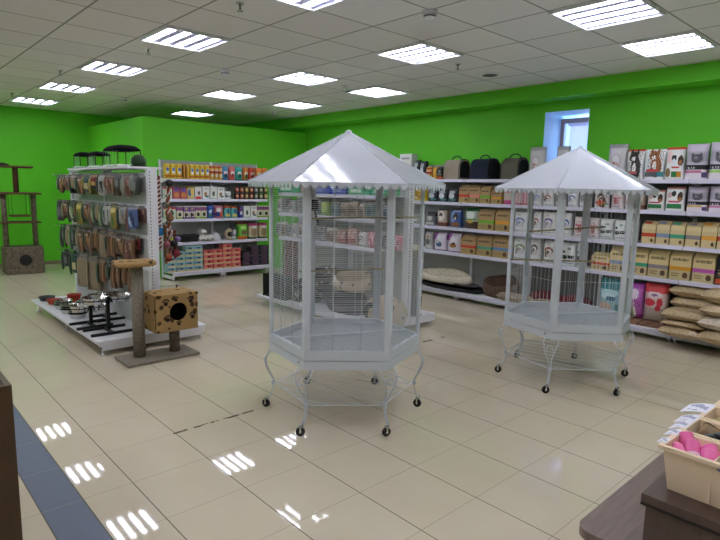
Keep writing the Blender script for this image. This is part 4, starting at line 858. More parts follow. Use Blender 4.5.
# hanging dog toys on the right-hand side of the gondola
RP1 = mat('dark_red_rope', '6a1826', .9); RP2 = mat('cream_rope', 'd8ccc4', .9); FUR = mat('orange_brown_toy_rope', '8c6448', .9, noise=.4, nscale=40)
def toy_hook(x, y, z): part('hook', MB().tube([(GX+.02, y, z), (x+.01, y, z), (x+.02, y, z+.012)], .003, 5), CHROME, GOND)
def rope(name, lab, x, y, z1, z0, mats, r=.013, beads=()):
    toy_hook(x, y, z1)
    t = thing(name, lab, 'dog toy', (x, y, z0), 0, 'rope toys hanging at the gondola end'); L_ = z1-z0-.004
    for s, mm in enumerate(mats):
        pts = [(r*.75*math.cos(34*q/60*PI/2+s*2*PI/len(mats)), r*.75*math.sin(34*q/60*PI/2+s*2*PI/len(mats)), L_*q/60) for q in range(61)]
        part('rope_strand', MB().tube(pts, r*.72, 5), mm, t)
    for (z, rr, mm, dx, nm) in beads:
        b = MB(); b.sm = True
        b.lathe([(rr*math.sin(PI*k/8)+.0005, -rr*math.cos(PI*k/8)) for k in range(9)], 12, (dx, -.025, z*L_)); part(nm, b, mm, t)
    return t
def tm(n, c): return mat(n, c, .7)
YG, DR, BL, GR, OR, WH, PK = tm('lime_rubber', 'c8d838'), tm('dark_red_rubber', '701820'), tm('blue_toy', '2070a8'), tm('green_toy', '2c5c3c'), tm('orange_toy', 'a8502c'), tm('white_toy', 'd0ccc8'), tm('pink_toy', '8c4c58')
rope('rope_toy', 'long dark red and white twisted rope toy by the upright', 2.37, 5.70, 1.74, .98, [RP1, RP2, RP1, RP2], .024, [(.25, .045, BL, .01, 'knot')])
rope('rope_toy', 'long orange-brown rope toy with lime ball', 2.50, 5.72, 1.70, .92, [FUR, OR, RP2], .013, [(.97, .04, BLACK, 0, 'knot'), (.5, .04, FUR, .0, 'knot'), (.17, .048, YG, .03, 'ball'), (.16, .035, DR, .0, 'ball')])
rope('rope_toy', 'rope toy with pale and dark knots, beside the lime ball', 2.56, 5.90, 1.55, 1.05, [FUR, GR, RP2], .012, [(.2, .04, WH, 0, 'knot'), (.6, .035, OR, 0, 'knot')])
rope('rope_toy', 'green and orange rope toy low beside the upright', 2.41, 5.62, 1.24, .84, [GR, OR, FUR], .013, [(.15, .036, OR, .02, 'ball'), (.13, .035, DR, .02, 'ball'), (.5, .035, PK, 0, 'knot')])
rope('rope_toy', 'short brown rope toy with violet and red ball', 2.52, 5.64, 1.18, .88, [FUR, RP1], .012, [(.2, .045, DR, .0, 'ball'), (.55, .04, BLACK, -.02, 'knot'), (.7, .03, tm('violet_toy', '806098'), .02, 'ball')])
# wire basket at the end
t = thing('wire_basket', 'grey wire basket low at the gondola end behind the post', 'basket', (2.45, 5.62, .151))
b = MB()
for z in (.18, .26, .34, .42):
    b.tube([(-.11, -.1, z), (.13, -.1, z), (.13, .14, z), (-.11, .14, z)], .003, 4, True)
for q in range(9):
    xx = -.11+.03*q; b.tube([(xx, -.1, .42), (xx, -.1, .18), (xx, .14, .18), (xx, .14, .42)], .0018, 4)
part('basket_wires', b, mat('grey_wire', '707478', .4), t)
part('basket_legs', MB().box(-.112, -.1, -.1, -.09, 0, .42).box(.12, .132, -.1, -.09, 0, .42).box(-.112, -.1, .13, .14, 0, .42).box(.12, .132, .13, .14, 0, .42), BLACK, t)

# ------------------------------------------------------------------ cat scratching tree in front of the gondola
t = thing('cat_tree', 'low cat tree with tan paw-print house and tall carpeted post', 'cat tree')
part('base_board', MB().box(1.74, 2.44, 4.95, 5.31, 0, .028, bev=.006), CARPET, t)
b = MB(); b.sm = True; b.lathe([(.055, .028), (.055, .90)], 20, (1.93, 5.17, 0), cap=True); part('tall_post', b, CARPET, t)
b = MB(); b.sm = True
b.rings([[Vector((1.905+(.185+q)*math.copysign(abs(math.cos(a))**.55, math.cos(a)), 5.16+(.145+q)*math.copysign(abs(math.sin(a))**.55, math.sin(a)), z)) for a in [2*PI*(k+.5)/32 for k in range(32)]] for q, z in ((-.02, .905), (0, .915), (0, .94), (-.015, .952))], True, True)
part('top_perch', b, PAW, t)
b = MB(); b.sm = True; b.lathe([(.05, .028), (.05, .27)], 18, (2.27, 5.15, 0), cap=True); part('short_post', b, LCARP, t)
bx0, bx1, by0, by1, bz0, bz1 = 2.02, 2.44, 4.98, 5.30, .27, .61
b = MB(); n = 28; hx, hz, hr = 2.245, .455, .088
# front wall with a round hole
ring_o = []; ring_i = []
for k in range(n):
    a = 2*PI*(k+.5)/n; c_, s_ = math.cos(a), math.sin(a)
    tx = ((bx1-hx) if c_ > 0 else (hx-bx0))/abs(c_); tz = ((bz1-hz) if s_ > 0 else (hz-bz0))/abs(s_); tt = min(tx, tz)
    ring_o.append(Vector((hx+c_*tt, by0, hz+s_*tt))); ring_i.append(Vector((hx+c_*hr, by0, hz+s_*hr)))
for cxx, czz in ((bx0, bz0), (bx1, bz0), (bx0, bz1), (bx1, bz1)):
    q = min(range(n), key=lambda k: (ring_o[k].x-cxx)**2+(ring_o[k].z-czz)**2); ring_o[q] = Vector((cxx, by0, czz))
b.rings([ring_o, ring_i, [p+Vector((0, .02, 0)) for p in ring_i], [p+Vector((0, .02, 0)) for p in ring_o]], True, False)
b.box(bx0, bx0+.02, by0+.02, by1, bz0, bz1).box(bx1-.02, bx1, by0+.02, by1, bz0, bz1).box(bx0+.02, bx1-.02, by1-.02, by1, bz0, bz1).box(bx0+.02, bx1-.02, by0+.02, by1-.02, bz0, bz0+.02).box(bx0-.004, bx1+.004, by0-.004, by1, bz1, bz1+.02)
house = part('house', b, PAW, t)
part('house_lining', MB().box(bx0+.022, bx1-.022, by1-.03, by1-.021, bz0+.022, bz1-.002).box(bx0+.021, bx0+.024, by0+.03, by1-.03, bz0+.02, bz1-.002).box(bx1-.024, bx1-.021, by0+.03, by1-.03, bz0+.02, bz1-.002), DKMAT, house)
def paw(x, z, s):
    b = MB()
    for dx, dz, r_ in ((0, 0, .02), (-.024, .022, .009), (-.009, .034, .009), (.009, .034, .009), (.024, .022, .009)):
        b.lathe([(r_*s, 0), (r_*s*.9, .003)], 12, M=Matrix.Translation((x+dx*s, by0-.0005, z+dz*s)) @ Matrix.Rotation(PI/2, 4, 'X'), cap=True)
    return b
for x, z, s in ((2.12, .545, 1.1), (2.37, .55, 1.1), (2.135, .39, 1.1), (2.385, .39, 1.1), (2.245, .335, .8), (2.22, .572, .8)):
    part('paw_print', paw(x, z, s), mat('dark_paw_print', '2a1d12', .9) if 'PAWM' not in globals() else PAWM, house)
    PAWM = bpy.data.materials['dark_paw_print']

# ------------------------------------------------------------------ tall cat tree by the far wall
t = thing('cat_tree', 'tall brown cat tree standing against the far green wall', 'cat tree'); Y0, Y1 = 11.40, 11.80
b = MB().box(1.97, 2.58, Y0, Y1, 0, .49, bev=.015); part('house', b, LCARP, t)
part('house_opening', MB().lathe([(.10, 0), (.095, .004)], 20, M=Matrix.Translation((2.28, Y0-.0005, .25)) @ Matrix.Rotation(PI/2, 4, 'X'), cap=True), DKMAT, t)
for x in (2.03, 2.50): part('post', MB().lathe([(.045, .49), (.045, 1.43)], 16, (x, 11.6, 0), cap=True), LCARP, t)
part('post', MB().lathe([(.045, 1.46), (.045, 1.90)], 16, (2.24, 11.6, 0), cap=True), BRPLUSH, t)
part('platform', MB().box(1.93, 2.60, Y0, Y1, 1.43, 1.465, bev=.012), BRPLUSH, t)
part('platform', MB().box(1.95, 2.58, Y0+.02, Y1-.02, .915, .94, bev=.01), BRPLUSH, t)
part('top_platform', MB().box(1.88, 2.50, Y0+.02, Y1-.02, 1.90, 1.935, bev=.012), BRPLUSH, t)
part('hanging_plate', MB().box(2.12, 2.42, 11.45, 11.75, 1.03, 1.06, bev=.01), BRPLUSH, t)
b = MB()
for x in (2.13, 2.41):
    for y in (11.46, 11.74): b.tube([(x, y, 1.06), (x, y, 1.43)], .004, 5)
part('suspension_cord', b, BLACK, t)
part('top_cushion', MB().lathe([(.10, 0), (.11, .02), (.04, .045), (.005, .05)], 16, (2.05, 11.6, 1.935), cap=True), DKMAT, t)

# ------------------------------------------------------------------ middle gondola behind the first cage
MX = 4.75; M0, M1 = 4.33, 6.74; MT = 1.80; LM = [1.585, 1.315, .985, .135]
t = thing('display_gondola', 'double-sided white gondola standing behind the first bird cage', 'gondola')
b = MB(); b.prism([(4.20, M0), (5.30, M0), (5.32, M0+.03), (5.32, M1), (4.18, M1), (4.18, M0+.03)], .11, .135)
b.box(4.2, 5.3, M0, M0+.02, .05, .11); b.box(4.2, 4.215, M0+.02, M1, .085, .11); b.box(5.285, 5.3, M0+.02, M1, .085, .11)
part('base_deck', b, SHELFW, t)
part('back_panel', MB().box(MX-.015, MX+.015, M0+.035, M1-.32, .135, MT), PANEL, t)
for y in (M0, 5.3, M1-.35):
    part('upright', MB().box(MX-.045, MX+.045, y-.03, y+.03, .135, MT), SHELFW, t)
b = MB()
for k in range(50): b.box(MX-.008, MX+.008, M0-.0325, M0-.0295, .18+k*.032, .194+k*.032)
part('slot_row', b, BLACK, t)
for z in LM[:3]:
    s_ = part('shelf', MB().box(4.36, MX-.016, M0+.05, M1-.35, z-.018, z), SHELFW, t)
    part('price_rail', MB().box(4.352, 4.36, M0+.05, M1-.35, z-.042, z-.002), RAILM, s_)
    s_ = part('shelf', MB().box(MX+.016, 4.94, M0+.05, M1-.35, z-.018, z), SHELFW, t)
for x, y in ((4.25, M0+.05), (5.25, M0+.05), (4.25, M1-.1), (5.25, M1-.1), (4.25, 5.6), (5.25, 5.6)):
    part('foot', MB().lathe([(.022, 0), (.02, .01), (.007, .015), (.007, .05)], 10, (x, y, 0), cap=True), WHITE, t)
def put3(name, key, look, cat, px0, px1, hh, z, d=.12, xf=4.39):
    y1 = ray_at(px0, 220, 0, xf).y; y0 = ray_at(px1, 220, 0, xf).y
    o = link(name, KINDS[key], None, (xf+d/2, (y0+y1)/2, z+.001), -PI/2, ((y1-y0)*.95, d, hh)); return o
m3 = [(1.585, .16, [(277, 300, 'box_long_green', 'long green box'), (301, 309, 'box_long_pink', 'short pink box'), (310, 330, 'box_long_blue', 'long blue box'), (331, 346, 'box_long_blue', 'blue box'), (347, 369, 'box_long_green', 'long green box'), (370, 392, 'box_long_green', 'green box')], 'top'),
      (1.315, .19, [(276, 281, 'grey_light', 'grey pack'), (281.5, 287, 'pack_toy_grey', 'black and white pack'), (287.5, 293, 'grey_light', 'pale grey pack'), (293.5, 300, 'pack_toy_grey', 'grey pack'), (301, 309, 'grey_dark', 'dark pack'), (310, 318, 'pack_toy_teal', 'teal pack'), (318.5, 328, 'clear_toy_green', 'lime green toy pack'), (329, 337, 'pack_toy_teal', 'dark teal pack'), (338, 346, 'pack_toy_tan', 'tan pack'), (347, 356, 'pack_toy_tan', 'tan pack'), (357, 363, 'pack_toy_tan', 'tan toy pack'), (364, 372, 'pack_toy_teal', 'teal pack'), (373, 380, 'pack_toy_tan', 'brown pack'), (381, 388, 'pack_toy_teal', 'dark teal pack')], 'middle'),
      (.985, .185, [(274, 279, 'pack_toy_grey', 'black and white bag'), (279.5, 284, 'pack_toy_tan', 'tan bag'), (284.5, 290, 'pack_toy_grey', 'grey bag'), (290.5, 296, 'grey_light', 'light grey bag'), (296.5, 303, 'grey_light', 'pale bag'), (304, 313, 'pack_toy_grey', 'bluish grey bag'), (314, 323, 'pack_toy_grey', 'grey patterned bag'), (324, 334, 'pack_toy_tan', 'brown bag'), (335, 345, 'pack_toy_rust', 'rust and pink bag'), (345.5, 356, 'pack_toy_rust', 'rust red bag'), (357, 365, 'white_arc_black', 'white bag'), (366, 376, 'pack_toy_pink', 'pink bag'), (377, 387, 'pack_toy_grey', 'grey bag'), (388, 400, 'pack_toy_pink', 'pink bag')], 'lowest')]
for z, hh, L_, nm in m3:
    for i, (a, b_, k, l) in enumerate(L_):
        h2_ = hh*(1+.1*math.sin(i*2.3)) if nm != 'top' else .11
        o = put3('toy_pack', k, l, 'pack', a, b_, h2_, z); tag(o, f'{l}, {ORD[i]} from left on the {nm} shelf behind the first cage', 'pack', 'packs on the middle gondola')
def ym(px, x=4.4): return ray_at(px, 280, 0, x).y
zz = LM[3]+.001
bed('pet_bed', 'black and cream patterned pet bed at the gondola far end', 4.50, ym(303, 4.44), zz, .18, .26, .26, ZEBRA, seed=1, grp='pet beds on the middle gondola')
bed('pet_bed', 'black and beige pet bed stacked above the crate', 4.46, ym(322, 4.46), zz+.30, .17, .28, .16, ZEBRA, seed=2, grp='pet beds on the middle gondola')
bed('pet_bed', 'brown patchwork pet bed in the middle of the gondola deck', 4.46, ym(352, 4.46), zz+.30, .18, .30, .17, LEOP, seed=3, grp='pet beds on the middle gondola')
bed('pet_bed', 'dark pet bed under the patchwork bed behind the first cage', 4.50, ym(345, 4.46), zz, .18, .33, .19, GREYPL, seed=8, grp='pet beds on the middle gondola')
# beige plush cat cave at the near end
t = thing('cat_cave', 'beige plush cat cave at the near end of gondola deck', 'pet bed', (4.47, ym(382, 4.4), zz), 0)
b = MB(); b.sm = True
b.rings([[Vector((.20*r*math.cos(a), .27*r*math.sin(a), z)) for a in [2*PI*k/24 for k in range(24)]] for r, z in ((.95, 0), (1.04, .08), (1.03, .17), (.93, .22), (.7, .27), (.4, .30), (.02, .31))], True, True)
part('cave_shell', b, LEOP, t)
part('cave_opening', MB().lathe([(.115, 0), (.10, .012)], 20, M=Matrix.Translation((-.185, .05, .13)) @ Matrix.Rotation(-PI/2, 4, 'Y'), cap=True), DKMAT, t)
# black plastic crate
t = thing('plastic_crate', 'black slatted plastic crate hanging low at the gondola far end', 'crate', (4.40, ym(277, 4.3), zz), 0)
# wire crate made of bars
b = MB()
for k in range(15): b.box(-.162, -.158, -.26+k*.037-.003, -.26+k*.037+.003, .02, .30)
for k in range(12): b.box(-.160, -.154, -.265, .265, .03+k*.0245, .036+k*.0245)
part('crate_front', b, BLACK, t)
part('crate_body', MB().box(-.155, -.01, -.27, -.26, 0, .31).box(-.155, -.01, .26, .27, 0, .31).box(-.155, -.01, -.26, .26, 0, .012).box(-.02, -.01, -.26, .26, .012, .31).box(-.165, -.150, -.272, .272, .30, .315).box(-.165, -.150, -.272, .272, 0, .02), BLACK, t)
# scratching post and bucket at the gondola end
sx_ = ray_at(413.5, 300, 1, 4.42).x
t = thing('scratching_post', 'grey carpeted scratching post with cream plush top at gondola end', 'scratching post', (sx_+.02, 4.44, .136))
part('post', MB().lathe([(.035, .012), (.035, .80)], 16, cap=True), mat('grey_brown_sisal', '7c756c', .95, noise=.5, nscale=50, bump=.5), t)
part('plush_top', MB().lathe([(.035, .80), (.05, .82), (.045, .855), (.02, .87), (.002, .872)], 16), CREAM, t)
part('base_plate', MB().box(-.075, .075, -.075, .075, 0, .012), CARPET, t)
t = thing('bucket', 'dark grey bucket on the deck corner of the middle gondola', 'bucket', (5.12, 4.52, .136))
part('bucket_body', MB().lathe([(.07, 0), (.09, .2), (.095, .2), (.085, .19), (.065, .01), (.002, .01)], 18), mat('dark_grey_plastic', '4a4c4e', .4), t); part('bucket_rim', MB().tube([(.094*math.cos(a), .094*math.sin(a), .2) for a in [2*PI*k/18 for k in range(18)]], .004, 5, True), mat('grey_plastic_rim', '5c5e60', .4), t)
# brown scratching board leaning beyond the far end
t = thing('scratching_board', 'rusty brown scratching board standing beyond the middle gondola', 'scratching post', (4.72, 6.62, .136), 0)
part('board', MB().box(-.12, .12, -.03, .03, 0, .74, bev=.01), mat('rust_brown_carpet', '7c4a38', .95, noise=.6, nscale=25, bump=.4), t); part('board_frame', MB().box(-.13, .13, -.035, .035, .74, .77), LCARP, t)

# ------------------------------------------------------------------ hexagonal bird cages on castors
def bird_cage(cx, cy, th, label, dense, bar_ang, litter):
    t = thing('bird_cage', label, 'bird cage', (cx, cy, 0), 0, 'hexagonal bird cages on castors')
    RB, ZB, ZT, ZTOP, RE, ZE, ZA = .565, .456, .585, 1.675, .715, 1.692, 2.055
    an = [th+k*PI/3 for k in range(6)]
    def P(r, a, z): return Vector((r*math.cos(a), r*math.sin(a), z))
    def hexr(r, z): return [P(r, a, z) for a in an]
    # tray: outer wall with a drawer seam, rim and floor
    b = MB(); b.rings([hexr(RB-.01, ZB), hexr(RB, ZB), hexr(RB, ZB+.058), hexr(RB-.013, ZB+.059), hexr(RB-.013, ZB+.064), hexr(RB, ZB+.065), hexr(RB, ZT), hexr(RB-.03, ZT), hexr(RB-.032, ZT-.05)], True, False)
    b.face([b.v.index(tuple(p)) for p in hexr(RB-.01, ZB)][::-1])
    part('tray_wall', b, CAGE, t)
    b = MB(); b.rings([hexr(RB-.033, ZT-.055), hexr(RB-.033, ZT-.05)], True, True); part('tray_floor', b, mat('tray_floor_grey', 'a4a8ac', .5) if 'tray_floor_grey' not in bpy.data.materials else bpy.data.materials['tray_floor_grey'], t)
    # grate lines
    b = MB(); inr = (RB-.04)*math.cos(PI/6)
    for d in (0, 1):
        A = bar_ang+d*PI/2; dv = Vector((math.cos(A), math.sin(A), 0)); nv = Vector((-math.sin(A), math.cos(A), 0))
        for k in range(-17, 18):
            o_ = k*(.028 if d == 0 else .05)
            if abs(o_) > inr*.98: continue
            ts = []
            for q in range(6):
                p1, p2 = P(RB-.04, an[q], 0), P(RB-.04, an[(q+1) % 6], 0); s1, s2 = (p1.dot(nv)-o_), (p2.dot(nv)-o_)
                if s1*s2 < 0: pp = p1+(p2-p1)*(s1/(s1-s2)); ts.append(pp.dot(dv))
            if len(ts) == 2: b.tube([nv*o_+dv*ts[0]+Vector((0, 0, ZT-.025)), nv*o_+dv*ts[1]+Vector((0, 0, ZT-.025))], .0014, 4)
    part('floor_grate', b, WIRE, t)
    dv = Vector((math.cos(bar_ang), math.sin(bar_ang), 0)); nv = Vector((-dv.y, dv.x, 0)); R_ = RB*.9
    part('cross_bar', MB().add([tuple(dv*s*R_+nv*w_*.012+Vector((0, 0, z))) for z in (ZT-.02, ZT-.004) for s, w_ in ((-1, -1), (1, -1), (1, 1), (-1, 1))], [(3, 2, 1, 0), (4, 5, 6, 7), (0, 1, 5, 4), (1, 2, 6, 5), (2, 3, 7, 6), (3, 0, 4, 7)]), CAGE, t)
    if litter:
        b = MB(); rr = random.Random(5)
        for k in range(160):
            a = rr.uniform(0, 2*PI); r = .42*math.sqrt(rr.random()); s = rr.uniform(.004, .011); x, y = r*math.cos(a), r*math.sin(a)
            b.col = lin(rr.choice(['a8a050', 'b8a878', '98905c', 'c8c8b8', '7c8044']))
            q = rr.uniform(0, PI); b.add([(x+s*math.cos(q), y+s*math.sin(q), ZT-.047), (x-s*math.sin(q), y+s*math.cos(q)*.5, ZT-.047), (x-s*math.cos(q), y-s*math.sin(q), ZT-.046), (x+s*.4*math.sin(q), y-s*.5*math.cos(q), ZT-.044)], [(0, 1, 2, 3), (3, 2, 1, 0)])
        o = part('seed_husks', b, PAPER, t); o['kind'] = 'stuff'
    # posts: folded angle profile along both neighbouring panels
    for k in range(6):
        a = an[k]; p = P(RB, a, 0); L_ = (P(RB, an[(k+1) % 6], 0)-p).normalized(); Rr = (P(RB, an[k-1], 0)-p).normalized(); inn = -p.normalized()
        poly = [p+Rr*.036, p, p+L_*.036, p+L_*.036+inn*.009, p+inn*.0115, p+Rr*.036+inn*.009]
        part('corner_post', MB().prism([(q.x, q.y) for q in poly], ZT, ZTOP), CAGE, t)
    b = MB(); b.rings([hexr(RB+.001, ZTOP), hexr(RB+.001, ZTOP+.03), hexr(RB-.02, ZTOP+.03), hexr(RB-.02, ZTOP)], True, False); b.rings([hexr(RB-.02, ZTOP), hexr(RB+.001, ZTOP)], True, False); part('top_frame', b, CAGE, t)
    for k in range(6):
        p, q = P(RB-.008, an[k], 0), P(RB-.008, an[(k+1) % 6], 0); d = (q-p); b = MB()
        s0, s1 = .05, .95; r = .0012
        if dense:
            z = ZT+.012
            while z < ZTOP: b.tube([p+d*s0+Vector((0, 0, z)), p+d*s1+Vector((0, 0, z))], r, 4); z += .0128
            for u in (1/3, 2/3): b.tube([p+d*u+Vector((0, 0, ZT)), p+d*u+Vector((0, 0, ZTOP))], .0022, 5)
        else:
            for j in range(1, 14):
                b.tube([p+d*(j/14)+Vector((0, 0, ZT)), p+d*(j/14)+Vector((0, 0, ZTOP))], .0011, 4)
            for z in (ZT+.36, ZT+.73): b.tube([p+d*s0+Vector((0, 0, z)), p+d*s1+Vector((0, 0, z))], .0016, 4)
        part('wire_panel', b, WIRE, t)
    # pyramid roof: six panels with folded seams, scalloped valance
    for k in range(6):
        p, q = P(RE, an[k], ZE), P(RE, an[(k+1) % 6], ZE); ap = Vector((0, 0, ZA)); b = MB()
        m_ = Vector((0, 0, -.004))
        tp, tq = ap+(p-ap)*.03, ap+(q-ap)*.03
        b.add([p, q, tq, tp, p+m_, q+m_, tq+m_, tp+m_], [(0, 1, 2, 3), (7, 6, 5, 4), (0, 4, 5, 1), (1, 5, 6, 2), (2, 6, 7, 3), (3, 7, 4, 0)])
        part('roof_panel', b, ROOFM, t)
        part('roof_seam', MB().tube([tp+Vector((0, 0, .003)), p+Vector((0, 0, .003))], .0045, 5), CAGE, t)
        b = MB(); N = 13; d = (q-p)
        inw = -((p+q)/2); inw.z = 0; inw.normalize(); pts = []
        for j in range(N):
            for s in range(6):
                u = (j+s/6)/N; pts.append((u, .001+.036*math.sin(PI*s/6)))
        pts.append((1, .001)); vs_ = []
        for u, dz in pts: vs_ += [p+d*u, p+d*u+Vector((0, 0, -dz-.004))]
        fs = [(2*i, 2*i+1, 2*i+3, 2*i+2) for i in range(len(pts)-1)]
        o_ = len(vs_); vs2 = vs_+[v+inw*.002 for v in vs_]
        b.add(vs2, fs+[(o_+2*i+2, o_+2*i+3, o_+2*i+1, o_+2*i) for i in range(len(pts)-1)]+[(2*i+1, o_+2*i+1, o_+2*i+3, 2*i+3) for i in range(len(pts)-1)])
        part('scalloped_valance', b, CAGE, t)
    part('finial', MB().lathe([(.026, -.012), (.024, .004), (.012, .012), (.002, .014)], 12, (0, 0, ZA)), CAGE, t)
    # ledge under eaves
    b = MB(); b.rings([hexr(RB-.01, ZE+.008), hexr(RE-.01, ZE-.003)], True, False); part('roof_soffit', b, CAGE, t)
    # legs
    for k in range(6):
        a = an[k]; rd = P(1, a, 0); tg = Vector((-rd.y, rd.x, 0)); b = MB()
        for s in (-1, 1):
            pts = [rd*(RB-.02)+tg*s*.055+Vector((0, 0, ZB+.005)), rd*(RB+.012)+tg*s*.058+Vector((0, 0, ZB-.03)), rd*(RB+.03)+tg*s*.045+Vector((0, 0, .39)), rd*(RB+.022)+tg*s*.028+Vector((0, 0, .33)),
                   rd*(RB-.005)+tg*s*.012+Vector((0, 0, .27)), rd*(RB-.03)+tg*s*.007+Vector((0, 0, .225)), rd*(RB-.03)+tg*s*.007+Vector((0, 0, .17)), rd*(RB-.012)+tg*s*.006+Vector((0, 0, .11)), rd*(RB+.012)+tg*s*.005+Vector((0, 0, .075))]
            b.tube(pts, .0052, 6)
        b.tube([rd*(RB+.026)+tg*.026*math.cos(q)+Vector((0, 0, .385+.026*math.sin(q))) for q in [2*PI*j/12 for j in range(12)]], .0035, 5, True)
        b.box(-.013, .013, -.011, .011, .185, .215, Matrix.Translation(rd*(RB-.03)) @ Matrix.Rotation(a, 4, 'Z'))
        leg = part('leg', b, CAGE, t)
        ca = 2.43+.55*math.sin(k*2.1); cp = rd*(RB+.014); Mx = Matrix.Translation(cp+Vector((0, 0, .031))) @ Matrix.Rotation(ca, 4, 'Z') @ Matrix.Translation((.014, 0, 0))
        b = MB(); b.lathe([(.004, -.012), (.022, -.0125), (.031, -.008), (.031, .008), (.022, .0125), (.004, .012)], 18, M=Mx @ Matrix.Rotation(PI/2, 4, 'X'))
        w_ = part('castor_wheel', b, RUBBER, leg)
        b = MB(); b.box(-.006, .006, .012, .0145, -.004, .038, Mx).box(-.006, .006, -.0145, -.012, -.004, .038, Mx).box(-.02, .012, -.0145, .0145, .035, .040, Mx)
        b.lathe([(.007, .040), (.007, .055)], 8, M=Mx @ Matrix.Translation((-.014, 0, 0)), cap=True).lathe([(.009, -.0165), (.009, .0165)], 10, M=Mx @ Matrix.Rotation(PI/2, 4, 'X'), cap=True)
        part('castor_fork', b, CHROME, leg)
    # lower wire shelf
    ZS = .195; rs = RB-.045; b = MB()
    b.tube(hexr(rs, ZS), .0045, 5, True)
    A = th+PI/2*0+.5; inr = rs*math.cos(PI/6)
    for A, stp in ((th, .0165 if dense else .012), (th+PI/2, .11)):
        dv = Vector((math.cos(A), math.sin(A), 0)); nv = Vector((-math.sin(A), math.cos(A), 0)); kk = int(rs/stp)+1
        for k in range(-kk, kk+1):
            o_ = k*stp+.0001; ts = []
            for q in range(6):
                p1, p2 = P(rs, an[q], 0), P(rs, an[(q+1) % 6], 0); s1, s2 = p1.dot(nv)-o_, p2.dot(nv)-o_
                if s1*s2 < 0: ts.append((p1+(p2-p1)*(s1/(s1-s2))).dot(dv))
            if len(ts) == 2: b.tube([nv*o_+dv*ts[0]+Vector((0, 0, ZS)), nv*o_+dv*ts[1]+Vector((0, 0, ZS))], .0013 if stp < .05 else .003, 4)
    part('lower_shelf', b, WIRE, t)
    for q in (3, 4):
        p = P(RB, an[q], 0)
    # lock knobs on the tray
    p = P(RB, an[2], 0)*.12+P(RB, an[3], 0)*.88; nrm = Vector((p.x, p.y, 0)).normalized()
    part('tray_latch', MB().lathe([(.009, 0), (.009, .012)], 10, M=Matrix.Translation(Vector((p.x, p.y, ZB+.04))+nrm*.0) @ nrm.to_track_quat('Z', 'Y').to_matrix().to_4x4(), cap=True), CHROME, t)
    return t, an, P
c1, an, P = bird_cage(2.666, 3.038, .356, 'large hexagonal pale grey bird cage in front, nearest the camera', True, -.42, True)
for a_, b_, z in (((-.09, .46), (.53, .13), 1.0),):
    part('perch', MB().tube([(a_[0], a_[1], z), (b_[0], b_[1], z+.01)], .007, 8), PERCH, c1)
part('perch', MB().tube([(-.38, -.08, 1.453), (.49, -.25, 1.453)], .007, 8), PERCH, c1)
b = MB().box(-.03, .03, -.015, .015, 0, .075, bev=.006).tube([(.0, 0, .0), (.035, .0, -.07), (.045, 0, -.10)], .007); o = part('feeder_hook', b, BLACK, c1, (-.30, .0, 1.50), .3, 'black plastic feeder hook')
c2_, an2, P = bird_cage(4.727, 2.332, .267, 'hexagonal pale grey bird cage at right, farther from the camera', False, -.52, False)
part('perch', MB().tube([(-.50, .14, 1.33), (.36, -.12, 1.36)], .007, 8), PERCH, c2_)
part('perch', MB().tube([(-.42, .36, 1.062), (.12, -.16, 1.062)], .007, 8), PERCH, c2_)
b = MB(); b.box(-.06, .06, -.01, .01, -.04, .04, Matrix.Rotation(.5, 4, 'Y')); part('seed_guard', b, mat('beige_seed_guard', 'b4ab98', .6), c2_, (P(.572, an2[5], .56).x, P(.572, an2[5], .56).y, .60), an2[5]+PI/2)

# ------------------------------------------------------------------ dark counters and bins in the foreground
t = thing('wooden_counter', 'dark brown wooden counter cut off at the lower right', 'counter')
BX, BY, BZ = 1.775, .585, .72
part('counter_top', MB().box(BX, 3.2, -.6, BY, BZ-.035, BZ), DWOOD, t)
part('counter_body', MB().box(BX+.012, 3.2, -.588, BY-.012, 0, BZ-.035), DWOOD, t)
part('edge_strip', MB().box(BX-.002, BX, -.6, BY, BZ-.036, BZ-.028), mat('darker_edge', '1e1714', .5), t)
t = thing('low_bench', 'low dark brown bench with rounded corner behind the counter', 'bench')
sx0, sy0, sy1, sz = 1.86, .592, .83, .45; R_ = .06
poly = [(3.2, sy0), (3.2, sy1), (sx0+R_, sy1)]+[(sx0+R_-R_*math.sin(a), sy1-R_+R_*math.cos(a)) for a in [PI/2*k/8 for k in range(1, 9)]]+[(sx0, sy0)]
part('bench_top', MB().prism(poly, sz-.035, sz), SWOOD, t)
part('bench_body', MB().box(sx0+.05, 3.18, sy0+.005, sy1-.04, 0, sz-.035), DWOOD, t)
# the three plastic bins
def bin_(name, lab, x0, x1, y0, y1, z0, z1, rz, divs=()):
    t = thing(name, lab, 'bin', ((x0+x1)/2, (y0+y1)/2, z0), rz, 'beige plastic bins'); hx_, hy_ = (x1-x0)/2, (y1-y0)/2; hh = z1-z0; b = MB()
    def rr(a, b2, z): return [Vector((sx*(hx_+a), sy*(hy_+a), z)) for sx, sy in ((-1, -1), (1, -1), (1, 1), (-1, 1))]
    b.rings([rr(-.022, 0, 0), rr(-.004, 0, hh-.012), rr(.008, 0, hh-.012), rr(.008, 0, hh), rr(-.008, 0, hh), rr(-.024, 0, .006)], True, True)
    part('bin_shell', b, BINM, t)
    for d_ in divs: part('divider', MB().box(-hx_+.01, hx_-.01, d_-.002, d_+.002, .006, hh-.01), BINM, t)
    return t
z1 = BZ+.15
c0 = ray_at(657, 444.4, 2, z1); ca = ray_at(720, 465.6, 2, z1); cb = ray_at(720, 389.4, 2, z1)
ry = math.atan2(ca.y-c0.y, ca.x-c0.x)+PI/2
u_ = Vector((math.cos(ry), math.sin(ry), 0)); v_ = Vector((-math.sin(ry), math.cos(ry), 0))
lens = [.155, .155, .155, .155]; off = 0; WB = .42; bins = []
